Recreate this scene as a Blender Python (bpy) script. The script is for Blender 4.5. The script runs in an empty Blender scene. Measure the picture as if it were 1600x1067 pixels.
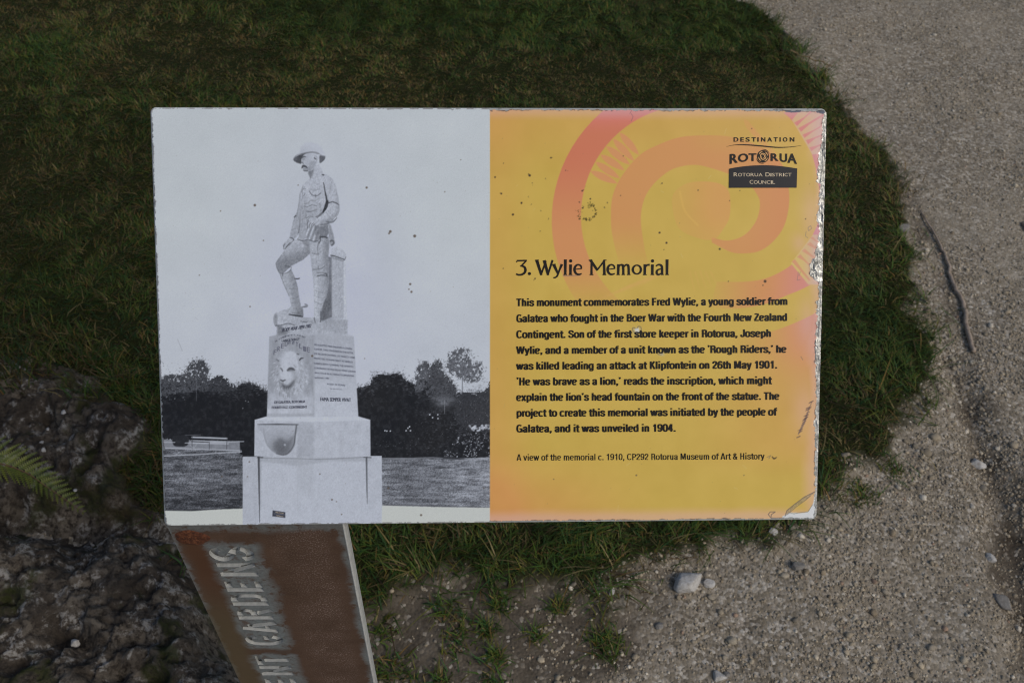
import bpy, math, random
import numpy as np
from mathutils import Vector, Matrix

# ------------------------------------------------------------------ camera, sky, sun, exposure
SC = bpy.context.scene
F = 1400.0                                    # focal length in photograph pixels (1600 wide)
CAM = np.array([0.0, 0.0, 1.6])
def cray(px, py): return np.array([(px - 800) / F, -(py - 533.5) / F, -1.0])
_n = cray(734, 1833); _up = -_n / np.linalg.norm(_n)
_f = np.array([0, 0, -1.0]); _y = _f - _up * _f.dot(_up); _y /= np.linalg.norm(_y)
_x = np.cross(_y, _up)
RM = np.array([_x, _y, _up])                  # camera -> world
cd = bpy.data.cameras.new('camera'); cam = bpy.data.objects.new('camera', cd)
SC.collection.objects.link(cam); SC.camera = cam
cd.sensor_width = 36; cd.lens = 36 * F / 1600; cd.clip_start = 0.02; cd.clip_end = 1000
M4 = Matrix([list(RM[i]) + [CAM[i]] for i in range(3)] + [[0, 0, 0, 1]])
cam.matrix_world = M4
cd.dof.use_dof = True; cd.dof.focus_distance = 0.76; cd.dof.aperture_fstop = 16

W = bpy.data.worlds.new('World'); SC.world = W; W.use_nodes = True
SUN_EL, SUN_AZ = 44.0, 128.0                  # degrees; azimuth clockwise from +Y
nt = W.node_tree; bg = nt.nodes['Background']
sky = nt.nodes.new('ShaderNodeTexSky'); sky.sky_type = 'NISHITA'; sky.sun_disc = False
sky.sun_elevation = math.radians(SUN_EL); sky.sun_rotation = math.radians(SUN_AZ)
sky.air_density = 1.0; sky.dust_density = 2.0
nt.links.new(sky.outputs[0], bg.inputs[0]); bg.inputs[1].default_value = 0.07
sd = bpy.data.lights.new('sun', 'SUN'); sd.energy = 1.1; sd.angle = math.radians(22); sd.color = (1, .93, .82)
sun = bpy.data.objects.new('sun', sd); SC.collection.objects.link(sun)
_s = Vector((math.sin(math.radians(SUN_AZ)) * math.cos(math.radians(SUN_EL)),
             math.cos(math.radians(SUN_AZ)) * math.cos(math.radians(SUN_EL)), math.sin(math.radians(SUN_EL))))
sun.rotation_euler = _s.to_track_quat('Z', 'Y').to_euler()
SC.view_settings.view_transform = 'Standard'; SC.view_settings.look = 'None'
SC.view_settings.exposure = 0.14; SC.view_settings.gamma = 1.0

SC.cycles.filter_width = 1.15
rng = np.random.default_rng(11); random.seed(5)
COL = SC.collection

# ------------------------------------------------------------------ helpers
def ray(px, py): return RM @ cray(px, py)
def G(px, py, z=0.0):
    d = ray(px, py); return CAM + d * ((z - CAM[2]) / d[2])
def link(o, parent=None):
    COL.objects.link(o)
    if parent: o.parent = parent
    return o
def tag(o, label=None, cat=None, group=None, kind=None):
    if label: o['label'] = label
    if cat: o['category'] = cat
    if group: o['group'] = group
    if kind: o['kind'] = kind
    return o
def mesh_np(name, V, faces, mat=None, parent=None, smooth=False, attrs=None):
    """V (n,3); faces: (m,k) array or list of arrays of equal-k faces."""
    if not isinstance(faces, list): faces = [faces]
    me = bpy.data.meshes.new(name)
    V = np.asarray(V, dtype=np.float32)
    nl = sum(f.size for f in faces); nf = sum(len(f) for f in faces)
    me.vertices.add(len(V)); me.vertices.foreach_set('co', V.ravel())
    me.loops.add(nl); me.loops.foreach_set('vertex_index', np.concatenate([f.ravel() for f in faces]).astype(np.int32))
    me.polygons.add(nf)
    tot = np.concatenate([np.full(len(f), f.shape[1]) for f in faces]).astype(np.int32)
    st = np.concatenate([[0], np.cumsum(tot)[:-1]]).astype(np.int32)
    me.polygons.foreach_set('loop_start', st)
    if smooth: me.polygons.foreach_set('use_smooth', np.ones(nf, dtype=bool))
    me.update(calc_edges=True)
    for k, a in (attrs or {}).items():
        a = np.asarray(a, dtype=np.float32)
        if a.ndim == 2:
            at = me.color_attributes.new(k, 'FLOAT_COLOR', 'POINT')
            at.data.foreach_set('color', np.concatenate([a, np.ones((len(a), 1), np.float32)], 1).ravel())
        else:
            at = me.attributes.new(k, 'FLOAT', 'POINT'); at.data.foreach_set('value', a)
    me.validate()
    if mat: me.materials.append(mat)
    return link(bpy.data.objects.new(name, me), parent)
def grid_faces(nu, nv):
    i = np.arange(nu - 1)[None, :] + nu * np.arange(nv - 1)[:, None]; i = i.ravel()
    return np.stack([i, i + 1, i + nu + 1, i + nu], 1)
def box(name, lo, hi, mat, parent=None, bevel=0):
    x0, y0, z0 = lo; x1, y1, z1 = hi
    V = [(x0,y0,z0),(x1,y0,z0),(x1,y1,z0),(x0,y1,z0),(x0,y0,z1),(x1,y0,z1),(x1,y1,z1),(x0,y1,z1)]
    Fc = np.array([(0,3,2,1),(4,5,6,7),(0,1,5,4),(1,2,6,5),(2,3,7,6),(3,0,4,7)])
    o = mesh_np(name, V, Fc, mat, parent)
    if bevel:
        b = o.modifiers.new('bevel', 'BEVEL'); b.width = bevel; b.segments = 2
    return o
# value noise
_NT = np.random.default_rng(3).random((256, 256)).astype(np.float32)
def vnoise(x, y):
    xi = np.floor(x).astype(np.int64); yi = np.floor(y).astype(np.int64)
    fx = (x - xi).astype(np.float32); fy = (y - yi).astype(np.float32)
    fx = fx * fx * (3 - 2 * fx); fy = fy * fy * (3 - 2 * fy)
    a = _NT[yi & 255, xi & 255]; b = _NT[yi & 255, (xi + 1) & 255]
    c = _NT[(yi + 1) & 255, xi & 255]; d = _NT[(yi + 1) & 255, (xi + 1) & 255]
    return (a + (b - a) * fx) * (1 - fy) + (c + (d - c) * fx) * fy
def fbm(x, y, oct=4, gain=.5):
    s = 0; a = 1; t = 0
    for o in range(oct):
        s = s + a * vnoise(x * 2 ** o + 17.3 * o, y * 2 ** o + 9.1 * o); t += a; a *= gain
    return s / t
def sdf(X, Y, P, closed=True):
    """signed distance (positive inside) to polygon P, or minus distance to polyline."""
    P = np.asarray(P, dtype=np.float64); n = len(P)
    d2 = np.full(X.shape, 1e18, np.float32); ins = np.zeros(X.shape, bool)
    for i in range(n if closed else n - 1):
        ax, ay = P[i]; bx, by = P[(i + 1) % n]
        ex, ey = bx - ax, by - ay; L = ex * ex + ey * ey + 1e-12
        t = np.clip(((X - ax) * ex + (Y - ay) * ey) / L, 0, 1)
        d2 = np.minimum(d2, (X - ax - t * ex) ** 2 + (Y - ay - t * ey) ** 2)
        if closed and ay != by:
            c = ((Y >= ay) != (Y >= by)) & (X < ax + (Y - ay) * ex / ey)
            ins ^= c
    d = np.sqrt(d2)
    return np.where(ins, d, -d) if closed else -d
def spline(P, n=8, closed=False):
    P = np.asarray(P, float); m = len(P); out = []
    for i in range(m if closed else m - 1):
        if closed: p0, p1, p2, p3 = P[i - 1], P[i], P[(i + 1) % m], P[(i + 2) % m]
        else: p0, p1, p2, p3 = P[max(i - 1, 0)], P[i], P[i + 1], P[min(i + 2, m - 1)]
        for k in range(n):
            t = k / n
            out.append(.5 * (2 * p1 + (p2 - p0) * t + (2 * p0 - 5 * p1 + 4 * p2 - p3) * t * t + (3 * p1 - p0 - 3 * p2 + p3) * t ** 3))
    if not closed: out.append(P[-1])
    return np.array(out)
def s2l(c):
    c = np.asarray(c, np.float32)
    return np.where(c <= .04045, c / 12.92, ((c + .055) / 1.055) ** 2.4)

# node material helper
class NM:
    def __init__(s, name, rough=.6, metal=0.0, color=(.5, .5, .5), spec=.5):
        s.m = bpy.data.materials.new(name); s.m.use_nodes = True; s.t = s.m.node_tree
        s.b = s.t.nodes['Principled BSDF']
        s.b.inputs['Roughness'].default_value = rough; s.b.inputs['Metallic'].default_value = metal
        s.b.inputs['Base Color'].default_value = (*color, 1); s.b.inputs['Specular IOR Level'].default_value = spec
    def n(s, typ, **kw):
        nd = s.t.nodes.new('ShaderNode' + typ)
        for k, v in kw.items():
            if k.startswith('i_'):
                key = k[2:]; key = int(key) if key.isdigit() else key
                nd.inputs[key].default_value = v
            else: setattr(nd, k, v)
        return nd
    def l(s, a, b): s.t.links.new(a, b)
    def obj(s): return s.n('TexCoord').outputs['Object']
    def noise(s, vec, scale, detail=4, rough=.55, dist=0):
        nd = s.n('TexNoise'); nd.inputs['Scale'].default_value = scale; nd.inputs['Detail'].default_value = detail
        nd.inputs['Roughness'].default_value = rough; nd.inputs['Distortion'].default_value = dist
        s.l(vec, nd.inputs['Vector']); return nd.outputs['Fac']
    def ramp(s, fac, stops, interp='LINEAR'):
        r = s.n('ValToRGB'); e = r.color_ramp.elements; r.color_ramp.interpolation = interp
        while len(e) < len(stops): e.new(.5)
        for q, (p, c) in zip(e, stops):
            q.position = p; q.color = (*c, 1) if not np.isscalar(c) else (c, c, c, 1)
        s.l(fac, r.inputs[0]); return r.outputs[0]
    def mix(s, fac, a, b, mode='MIX'):
        m = s.n('Mix', data_type='RGBA', blend_type=mode)
        for v, i in ((fac, 0), (a, 6), (b, 7)):
            if hasattr(v, 'links'): s.l(v, m.inputs[i])
            elif np.isscalar(v): m.inputs[i].default_value = v if i == 0 else (v, v, v, 1)
            else: m.inputs[i].default_value = (*v, 1)
        return m.outputs[2]
    def math(s, op, a, b=0.0, clamp=False):
        m = s.n('Math', operation=op, use_clamp=clamp)
        for i, v in enumerate((a, b)):
            if hasattr(v, 'links'): s.l(v, m.inputs[i])
            else: m.inputs[i].default_value = v
        return m.outputs[0]
    def attr(s, name, out='Color'): return s.n('Attribute', attribute_name=name).outputs[out]
    def bump(s, h, strength=.5, dist=.002):
        b = s.n('Bump'); b.inputs['Strength'].default_value = strength; b.inputs['Distance'].default_value = dist
        s.l(h, b.inputs['Height']); s.l(b.outputs[0], s.b.inputs['Normal'])
    def base(s, c): s.l(c, s.b.inputs['Base Color'])
    def rough(s, c): s.l(c, s.b.inputs['Roughness'])

# ------------------------------------------------------------------ ground: one sheet, lawn on the left and top, gravel path right and below
def gw(pts): return [tuple(G(x, y)[:2]) for x, y in pts]
LAWN = gw([(1150, 0), (1205, 40), (1250, 85), (1290, 125), (1335, 195), (1385, 250), (1420, 300), (1425, 340), (1408, 385), (1432, 440), (1448, 505),
           (1458, 565), (1452, 612), (1432, 665), (1400, 700), (1345, 735), (1290, 765), (1240, 815), (1195, 850), (1120, 868), (1060, 876),
           (1000, 900), (930, 926), (870, 905), (790, 905), (720, 915), (640, 925), (560, 950), (500, 905), (400, 880), (300, 850), (262, 790)])
LAWN += [(-1.0, 1.05), (-1.6, .6), (-8, -1), (-12, 10), (-4, 9), (-1.2, 5.6), (0.1, 4.3), (.55, 3.75)]
SOIL = gw([(560, 880), (800, 880), (950, 925), (1050, 905), (1090, 960), (960, 1040), (850, 1150), (560, 1150)])
DITCH = gw([(1480, 560), (1508, 640), (1525, 710), (1548, 780), (1565, 860), (1580, 960), (1600, 1040), (1640, 1000), (1625, 850), (1590, 770), (1560, 700), (1530, 640)])
EDGE = gw([(1240, 95), (1300, 165), (1370, 250), (1425, 330), (1460, 400), (1490, 480), (1515, 560), (1520, 640), (1530, 700), (1560, 840), (1590, 960), (1620, 1067)])
def lawn_d(x, y):
    x = np.asarray(x, np.float32); y = np.asarray(y, np.float32)
    return sdf(x, y, LAWN) + (fbm(x * 9, y * 9, 4) - .5) * .13 + (fbm(x * 45, y * 45, 2) - .5) * .05
def sm(x, a, b):
    t = np.clip((x - a) / (b - a), 0, 1); return t * t * (3 - 2 * t)
def hgt(x, y, L=None):
    x = np.asarray(x, np.float32); y = np.asarray(y, np.float32)
    if L is None: L = lawn_d(x, y)
    z = .022 * sm(L, -.04, .06) + (fbm(x * 3, y * 3, 4) - .5) * .035 + (fbm(x * 30, y * 30, 3) - .5) * .006
    dd = -sdf(x, y, DITCH); z = z - .03 * sm(-dd, -.06, .05)
    de = -sdf(x, y, EDGE, False); z = z - .004 * np.exp(-(de / .025) ** 2)
    return z
def axis(lo, hi, step, far):
    a = list(np.arange(lo, hi, step)); s = step; l = [lo]; h = [hi]
    while l[-1] > -far: s *= 1.13; l.append(l[-1] - s)
    s = step
    while h[-1] < far: s *= 1.13; h.append(h[-1] + s)
    return np.array(l[:0:-1] + a + h)
gx = axis(-2.3, 2.3, .011, 120); gy = axis(.45, 3.9, .011, 120)
GX, GY = np.meshgrid(gx, gy); GX = GX.astype(np.float32); GY = GY.astype(np.float32)
gL = lawn_d(GX, GY); gz = hgt(GX, GY, gL)
soil = np.clip(sm(sdf(GX, GY, SOIL) + (fbm(GX * 10, GY * 10) - .5) * .15, -.05, .06) * .9
               + sm(sdf(GX, GY, DITCH) + (fbm(GX * 14, GY * 14) - .5) * .12, -.05, .03), 0, 1)
soil = np.maximum(soil, .6 * np.exp(-(sdf(GX, GY, EDGE, False) / .03) ** 2) * sm(fbm(GX * 8, GY * 8), .4, .6))
gm = NM('ground_earth', rough=.95, spec=.08)
o_ = gm.obj()
fine = gm.noise(o_, 130, 6, .65); mid = gm.noise(o_, 14, 5, .6); big = gm.noise(o_, 2.3, 4)
vor = gm.n('TexVoronoi'); vor.inputs['Scale'].default_value = 150; vor.inputs['Randomness'].default_value = 1.0; gm.l(o_, vor.inputs['Vector'])
vsep = gm.n('SeparateColor'); gm.l(vor.outputs['Color'], vsep.inputs[0])
stonec = gm.ramp(vsep.outputs[0], [(0, (.10, .085, .064)), (.35, (.24, .205, .158)), (.75, (.40, .35, .285)), (1, (.66, .61, .53))])
grav = gm.mix(gm.ramp(fine, [(.32, 0.1), (.56, 1.0)]), gm.ramp(mid, [(.3, (.225, .185, .130)), (.7, (.325, .275, .200))]), stonec)
grav = gm.mix(gm.ramp(big, [(.35, 0.0), (.7, .5)]), grav, (.36, .312, .242))
soilc = gm.mix(gm.ramp(mid, [(.3, 0.0), (.75, 1.0)]), (.060, .047, .034), (.155, .130, .100))
soilc = gm.mix(gm.ramp(vsep.outputs[1], [(.86, 0.0), (.9, .7)]), soilc, stonec)
c1 = gm.mix(gm.attr('soil', 'Fac'), grav, soilc)
lawnc = gm.mix(gm.ramp(fine, [(.3, 0.0), (.7, 1.0)]), (.012, .016, .005), (.030, .034, .011))
gm.base(gm.mix(gm.attr('lawn', 'Fac'), c1, lawnc))
hh = gm.math('ADD', gm.math('MULTIPLY', fine, .8), gm.math('MULTIPLY', vor.outputs['Distance'], -.9))
gm.bump(hh, .55, .004)
ground = mesh_np('ground', np.stack([GX.ravel(), GY.ravel(), gz.ravel()], 1), grid_faces(len(gx), len(gy)), gm.m, smooth=True,
                 attrs={'lawn': sm(gL, -.03, .03).ravel(), 'soil': soil.ravel()})
tag(ground, kind='structure')
# ------------------------------------------------------------------ gravel (stuff): loose pebbles lying in the path
def ico(sub=0):
    import bmesh
    bm = bmesh.new(); bmesh.ops.create_icosphere(bm, subdivisions=sub + 1, radius=1)
    V = np.array([v.co[:] for v in bm.verts]); Fc = np.array([[v.index for v in f.verts] for f in bm.faces]); bm.free()
    return V, Fc
def rock_cloud(name, xy, r, sub, mat, cols, sink=.35, flat=.65):
    V0, F0 = ico(sub); n = len(xy); m = len(V0)
    S = np.stack([r * rng.uniform(.75, 1.35, n), r * rng.uniform(.75, 1.2, n), r * rng.uniform(flat - .15, flat + .25, n)], 1)
    a = rng.uniform(0, 6.283, n); ca, sa = np.cos(a), np.sin(a)
    jit = 1 + rng.normal(0, .14, (n, m))
    V = V0[None] * S[:, None] * jit[..., None]
    X = V[..., 0] * ca[:, None] - V[..., 1] * sa[:, None]; Y = V[..., 0] * sa[:, None] + V[..., 1] * ca[:, None]
    tl = rng.normal(0, .3, n)[:, None]; Z = V[..., 2] + X * tl
    z0 = hgt(xy[:, 0], xy[:, 1]) + S[:, 2] * (1 - 2 * sink)
    V = np.stack([X + xy[:, :1], Y + xy[:, 1:], Z + z0[:, None]], 2).reshape(-1, 3)
    Fc = (F0[None] + (np.arange(n) * m)[:, None, None]).reshape(-1, 3)
    return mesh_np(name, V, Fc, mat, smooth=False, attrs={'tint': np.repeat(cols, m, 0)})
A_ = np.asarray
def stone_cols(n, pale=.1):
    base = np.array([[.38, .332, .258], [.28, .256, .218], [.44, .388, .305], [.52, .475, .395], [.31, .258, .19], [.70, .665, .60], [.37, .26, .20]])
    p = np.array([.30, .22, .22, .12, .08, pale * .45, .015]); p /= p.sum()
    return A_(base[rng.choice(7, n, p=p)] * np.array([1.04, .99, .90])) * rng.uniform(.7, 1.25, (n, 1))
pm = NM('pebble_stone', rough=.9, spec=.25)
pn = pm.noise(pm.obj(), 420, 3)
pm.base(pm.mix(pm.ramp(pn, [(.3, 0.0), (.75, .45)]), pm.attr('tint'), (.17, .15, .125))); pm.bump(pn, .35, .0008)
def scatter(n, x0, x1, y0, y1, dens):
    xy = np.stack([rng.uniform(x0, x1, n), rng.uniform(y0, y1, n)], 1).astype(np.float32)
    return xy[rng.random(n) < dens(xy[:, 0], xy[:, 1])]
def inpath(x, y):                 # chance of a pebble: bare path, thinner in soil and up the compact path
    L = lawn_d(x, y); s = sdf(x, y, SOIL); c = fbm(x * 6, y * 6)
    d = sm(-L, -.035, .01) * (.25 + 1.1 * sm(c, .35, .65))
    d = d * np.where(s > 0, .22, 1); d = d * np.where(x < -.35, .25, 1)
    e = np.exp(-(sdf(x, y, EDGE, False) / .05) ** 2)
    return np.clip(d * (1 - .62 * sm(y, 1.5, 2.3)) + .3 * e * (L < 0), 0, 1)
xy1 = scatter(330000, -.95, 2.4, .45, 4.0, inpath)
r1 = np.exp(rng.normal(math.log(.0020), .38, len(xy1)))
gravel = rock_cloud('gravel', xy1, r1, 0, pm.m, stone_cols(len(xy1)))
tag(gravel, kind='stuff')
xy2 = scatter(3800, -.95, 2.2, .45, 3.2, inpath)
r2 = np.clip(np.exp(rng.normal(math.log(.0046), .30, len(xy2))), .003, .010)
grav2 = rock_cloud('coarse_gravel', xy2, r2, 1, pm.m, stone_cols(len(xy2), .18))
tag(grav2, kind='stuff')

# ------------------------------------------------------------------ grass (stuff): short turf, one mesh of blades
def blades(n_pts, L, wid, lean, az, cols, nseg=2):
    n = len(n_pts); x, y, z = n_pts.T
    dx, dy = np.cos(az), np.sin(az); px, py = -dy, dx
    rows = []
    for k in range(nseg + 1):
        t = k / nseg
        h = L * t * (1 - .35 * lean * t); o = L * lean * t ** 1.7
        cx, cy, cz = x + dx * o, y + dy * o, z + h
        w = wid * (1 - t ** 2.2) * .5
        if k < nseg:
            rows += [np.stack([cx - px * w, cy - py * w, cz], 1), np.stack([cx + px * w, cy + py * w, cz], 1)]
        else: rows.append(np.stack([cx, cy, cz], 1))
    V = np.stack(rows, 1); m = V.shape[1]
    b = (np.arange(n) * m)[:, None]
    q = np.concatenate([b + np.array([[2 * k, 2 * k + 1, 2 * k + 3, 2 * k + 2]]) for k in range(nseg - 1)], 0) if nseg > 1 else None
    tr = b + np.array([[2 * nseg - 2, 2 * nseg - 1, 2 * nseg]])
    return V.reshape(-1, 3), q, tr, np.repeat(cols, m, 0)
gsm = NM('grass_blade', rough=.6, spec=.22)
gsm.base(gsm.attr('tint'))
tb = gsm.n('BsdfTranslucent'); gsm.l(gsm.attr('tint'), tb.inputs['Color'])
mx = gsm.n('MixShader'); mx.inputs[0].default_value = .22
gsm.l(gsm.b.outputs[0], mx.inputs[1]); gsm.l(tb.outputs[0], mx.inputs[2])
gsm.l(mx.outputs[0], gsm.t.nodes['Material Output'].inputs[0])
def grass_cols(x, y, n, dry):
    g = np.array([[.046, .092, .015], [.066, .106, .016], [.032, .082, .024], [.112, .118, .020], [.062, .104, .022]])
    d = np.array([[.165, .130, .048], [.105, .072, .034], [.22, .175, .078], [.072, .050, .028], [.19, .118, .036]])
    c = g[rng.integers(0, 5, n)]; k = rng.random(n) < dry
    c[k] = d[rng.integers(0, 5, k.sum())]
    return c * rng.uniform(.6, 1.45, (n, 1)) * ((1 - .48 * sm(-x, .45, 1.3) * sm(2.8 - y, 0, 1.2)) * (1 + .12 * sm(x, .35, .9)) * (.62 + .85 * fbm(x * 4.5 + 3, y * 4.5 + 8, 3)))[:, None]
def turf(n, x0, x1, y0, y1, keep, Lm, name, wid=.0021):
    xy = scatter(n, x0, x1, y0, y1, keep); x, y = xy.T; n = len(x)
    pat = fbm(x * 2.6 + 5, y * 2.6, 4); clump = vnoise(x * 38, y * 38)
    dry = np.clip(.17 + 1.7 * (pat - .44) + .22 * sm(-x, .2, 1.6), .08, .68)
    L = Lm * rng.uniform(.55, 1.25, n) * (.65 + .7 * clump) * (1.15 - .5 * sm(pat, .45, .7))
    az = 6.283 * vnoise(x * 14 + 50, y * 14) * 1.6 + rng.normal(0, .9, n)
    z = hgt(x, y) - .003
    V, q, t, c = blades(np.stack([x, y, z], 1), L, wid * rng.uniform(.6, 1.3, n), np.clip(rng.normal(1.15, .45, n), .1, 2.0), az, grass_cols(x, y, n, dry), 3)
    o = mesh_np(name, V, [q, t], gsm.m, attrs={'tint': c}); tag(o, kind='stuff'); return o
def onlawn(x, y):
    L = lawn_d(x, y); p = fbm(x * 5.5 + 31, y * 5.5, 4)
    return sm(L, -.02, .05) * (.72 + .4 * sm(p, .38, .6))
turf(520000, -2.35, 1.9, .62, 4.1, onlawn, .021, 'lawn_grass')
def around(x, y):
    L = lawn_d(x, y); far = ((x < -2.35) | (y > 4.1)) 
    return far * (L > .02) * np.clip(1.5 - np.hypot(x, y) / 9, 0, 1)
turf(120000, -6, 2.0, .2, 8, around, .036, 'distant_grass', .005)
# longer ragged blades along the lawn's rim and in the scattered tufts of the bare soil
TUFT = gw([(700, 955), (720, 985), (715, 1020), (760, 985), (775, 1030), (765, 1060), (600, 985), (620, 1040), (590, 1055), (640, 1060), (690, 1065), (945, 1000), (835, 995), (780, 945), (950, 1010), (1345, 775), (1395, 735), (875, 950)])
def rim(x, y):
    L = lawn_d(x, y); p = vnoise(x * 13, y * 13)
    a = np.exp(-((L - .03) / .05) ** 2) * (.12 + .9 * sm(p, .4, .75))
    return np.clip(a, 0, 1) * (x > -.62)
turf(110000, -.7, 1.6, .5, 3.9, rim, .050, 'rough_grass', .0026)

tq = np.concatenate([np.stack([rng.normal(tx, s_, k), rng.normal(ty, s_, k)], 1) for (tx, ty), k, s_ in zip(TUFT, rng.integers(45, 120, len(TUFT)), rng.uniform(.007, .018, len(TUFT)))])
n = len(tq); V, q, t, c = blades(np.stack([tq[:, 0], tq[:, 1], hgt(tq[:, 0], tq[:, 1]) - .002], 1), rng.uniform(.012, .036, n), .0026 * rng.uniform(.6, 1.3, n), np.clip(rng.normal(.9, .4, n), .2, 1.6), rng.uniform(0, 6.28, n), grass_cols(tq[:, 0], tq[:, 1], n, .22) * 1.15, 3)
tag(mesh_np('sparse_grass', V, [q, t], gsm.m, attrs={'tint': c}), kind='stuff')
# ------------------------------------------------------------------ the sign: panel plane recovered from the four corners
CORN = [(235, 168), (1291, 170), (1276, 811), (258, 821)]
_rs = [cray(*p) for p in CORN]
_l = np.linalg.svd(np.array([_rs[0], -_rs[1], _rs[2], -_rs[3]]).T)[2][-1]; _l /= _l[0]
_P = [a * b for a, b in zip(_l, _rs)]
_s = .55 / np.linalg.norm(_P[1] - _P[0])
PC = [RM @ (p * _s) + CAM for p in _P]
PU = (PC[1] - PC[0]); PW = np.linalg.norm(PU); PU /= PW
PV = (PC[3] - PC[0]); PV -= PU * PV.dot(PU); PHT = np.linalg.norm(PV); PV /= PHT
PN = np.cross(PV, PU)                       # towards the reader
def pst(px, py):
    """photograph point(s) -> metres along the panel's width and height."""
    px = np.asarray(px, float); py = np.asarray(py, float)
    c = np.stack([(px - 800) / F, -(py - 533.5) / F, -np.ones_like(px)], -1) @ RM.T
    t = (PC[0] - CAM).dot(PN) / (c @ PN)
    q = CAM + c * t[..., None] - PC[0]
    return q @ PU, q @ PV
def pworld(u, v, h=0.0):
    u = np.asarray(u)[..., None]; v = np.asarray(v)[..., None]; h = np.asarray(h)
    return PC[0] + u * PU + v * PV + (h[..., None] if h.ndim else h) * PN
def P3(px, py, h=0.0): return pworld(*pst(px, py), h)
def pix(u, v):
    w = pworld(u, v) - CAM; c = w @ RM
    return 800 + F * c[..., 0] / -c[..., 2], 533.5 - F * c[..., 1] / -c[..., 2]

# ------------------------------------------------------------------ print painter (colours as seen, later turned into ink albedo)
S_ = 2.0; X0, Y0, X1, Y1 = 226, 160, 1300, 830
CW, CH = int((X1 - X0) * S_), int((Y1 - Y0) * S_)
CV = np.zeros((CH, CW, 3), np.float32); CV[:] = (.64, .665, .69)
def win(P, pad):
    P = np.asarray(P, float); a = np.floor((P.min(0) - pad - (X0, Y0)) * S_).astype(int); b = np.ceil((P.max(0) + pad - (X0, Y0)) * S_).astype(int)
    a = np.maximum(a, 0); b = np.minimum(b, (CW, CH))
    if b[0] <= a[0] or b[1] <= a[1]: return None
    X, Y = np.meshgrid((np.arange(a[0], b[0]) + .5) / S_ + X0, (np.arange(a[1], b[1]) + .5) / S_ + Y0)
    return (slice(a[1], b[1]), slice(a[0], b[0])), X.astype(np.float32), Y.astype(np.float32)
def put(sl, m, col, X, Y):
    c = col(X, Y) if callable(col) else np.asarray(col if not np.isscalar(col) else G3(col), np.float32)
    CV[sl] = CV[sl] * (1 - m[..., None]) + c * m[..., None]
def G3(v): return np.array([v * .950, v * .985, v * 1.035 + .008 * (1 - v)], np.float32)     # the print's cold grey
def g3(v): return np.stack([v * .950, v * .985, v * 1.035 + .006], -1)
def fill(P, col, f=1.0, a=1.0, cr=0, rag=0, rs=.25):
    P = np.asarray(P, float)
    if cr: P = spline(P, cr, True)
    w = win(P, f + rag + 1)
    if w is None: return
    sl, X, Y = w; d = sdf(X, Y, P)
    if rag: d = d + (fbm(X * rs, Y * rs, 3, .6) - .5) * 2 * rag
    put(sl, np.clip(d / f + .5, 0, 1) * a, col, X, Y)
def stroke(P, wd, col, f=.8, a=1.0, cr=0):
    P = np.asarray(P, float); wd = np.atleast_1d(np.asarray(wd, float))
    if cr and len(P) > 2:
        if len(wd) > 1: wd = np.interp(np.linspace(0, 1, (len(P) - 1) * cr + 1), np.linspace(0, 1, len(wd)), wd)
        P = spline(P, cr)
    if len(wd) < len(P): wd = np.interp(np.linspace(0, 1, len(P)), np.linspace(0, 1, len(wd)), wd)
    w = win(P, wd.max() + f + 1)
    if w is None: return
    sl, X, Y = w; m = np.zeros(X.shape, np.float32)
    for i in range(len(P) - 1):
        (ax, ay), (bx, by) = P[i], P[i + 1]; ex, ey = bx - ax, by - ay
        t = np.clip(((X - ax) * ex + (Y - ay) * ey) / (ex * ex + ey * ey + 1e-9), 0, 1)
        d = np.hypot(X - ax - t * ex, Y - ay - t * ey)
        m = np.maximum(m, np.clip(((wd[i] + (wd[i + 1] - wd[i]) * t) * .5 - d) / f + .5, 0, 1))
    put(sl, m * a, col, X, Y)
def dot(x, y, r, col, f=.8, a=1.0): stroke([(x, y), (x + .01, y)], 2 * r, col, f, a)
def T(P, o, s): return [(o[0] + x / s, o[1] + y / s) for x, y in P]        # traced enlargement -> photograph

# ---- the old photograph -------------------------------------------------
A = np.array
def skycol(X, Y):
    t = np.clip((Y - 170) / 480, 0, 1); l = np.clip((X - 300) / 150, 0, 1)
    n = (fbm(X * .02, Y * .02, 3) - .5) * .03
    lav = np.exp(-((X - 500) / 110) ** 2 - ((Y - 430) / 170) ** 2) * .8 + .35 * sm(Y, 330, 560)
    c = A([.645, .672, .688]) + (A([.632, .652, .712]) - A([.645, .672, .688])) * np.clip(lav, 0, 1)[..., None]
    return (c + n[..., None]).astype(np.float32)
fill([(220, 160), (768, 160), (768, 830), (220, 830)], skycol, 1)
def dark(lo=.085, hi=.135, s=.2):
    return lambda X, Y: g3(lo + (hi - lo) * sm(fbm(X * s, Y * s, 4, .65), .42, .75))
o4 = (230, 530); s4 = 3.44; o5 = (550, 520); s5 = 3.333
def leafy(P, o, s, lo=.14, hi=.30, cover=.5, rs=.34, f=6):
    """loose foliage: patches of leaves that thin out towards the rim, with sky between."""
    P = spline(T(P, o, s), 5, True); w = win(P, 3)
    sl, X, Y = w; d = sdf(X, Y, P); n = fbm(X * rs, Y * rs, 4, .62)
    m = np.clip((n - .5 + (cover - .5) + .03 * np.clip(d, -3, f)) / .07, 0, 1) * (d > -2)
    put(sl, m.astype(np.float32), lambda X, Y: g3(lo + (hi - lo) * fbm(X * .7 + 9, Y * .7, 3)), X, Y)
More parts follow.
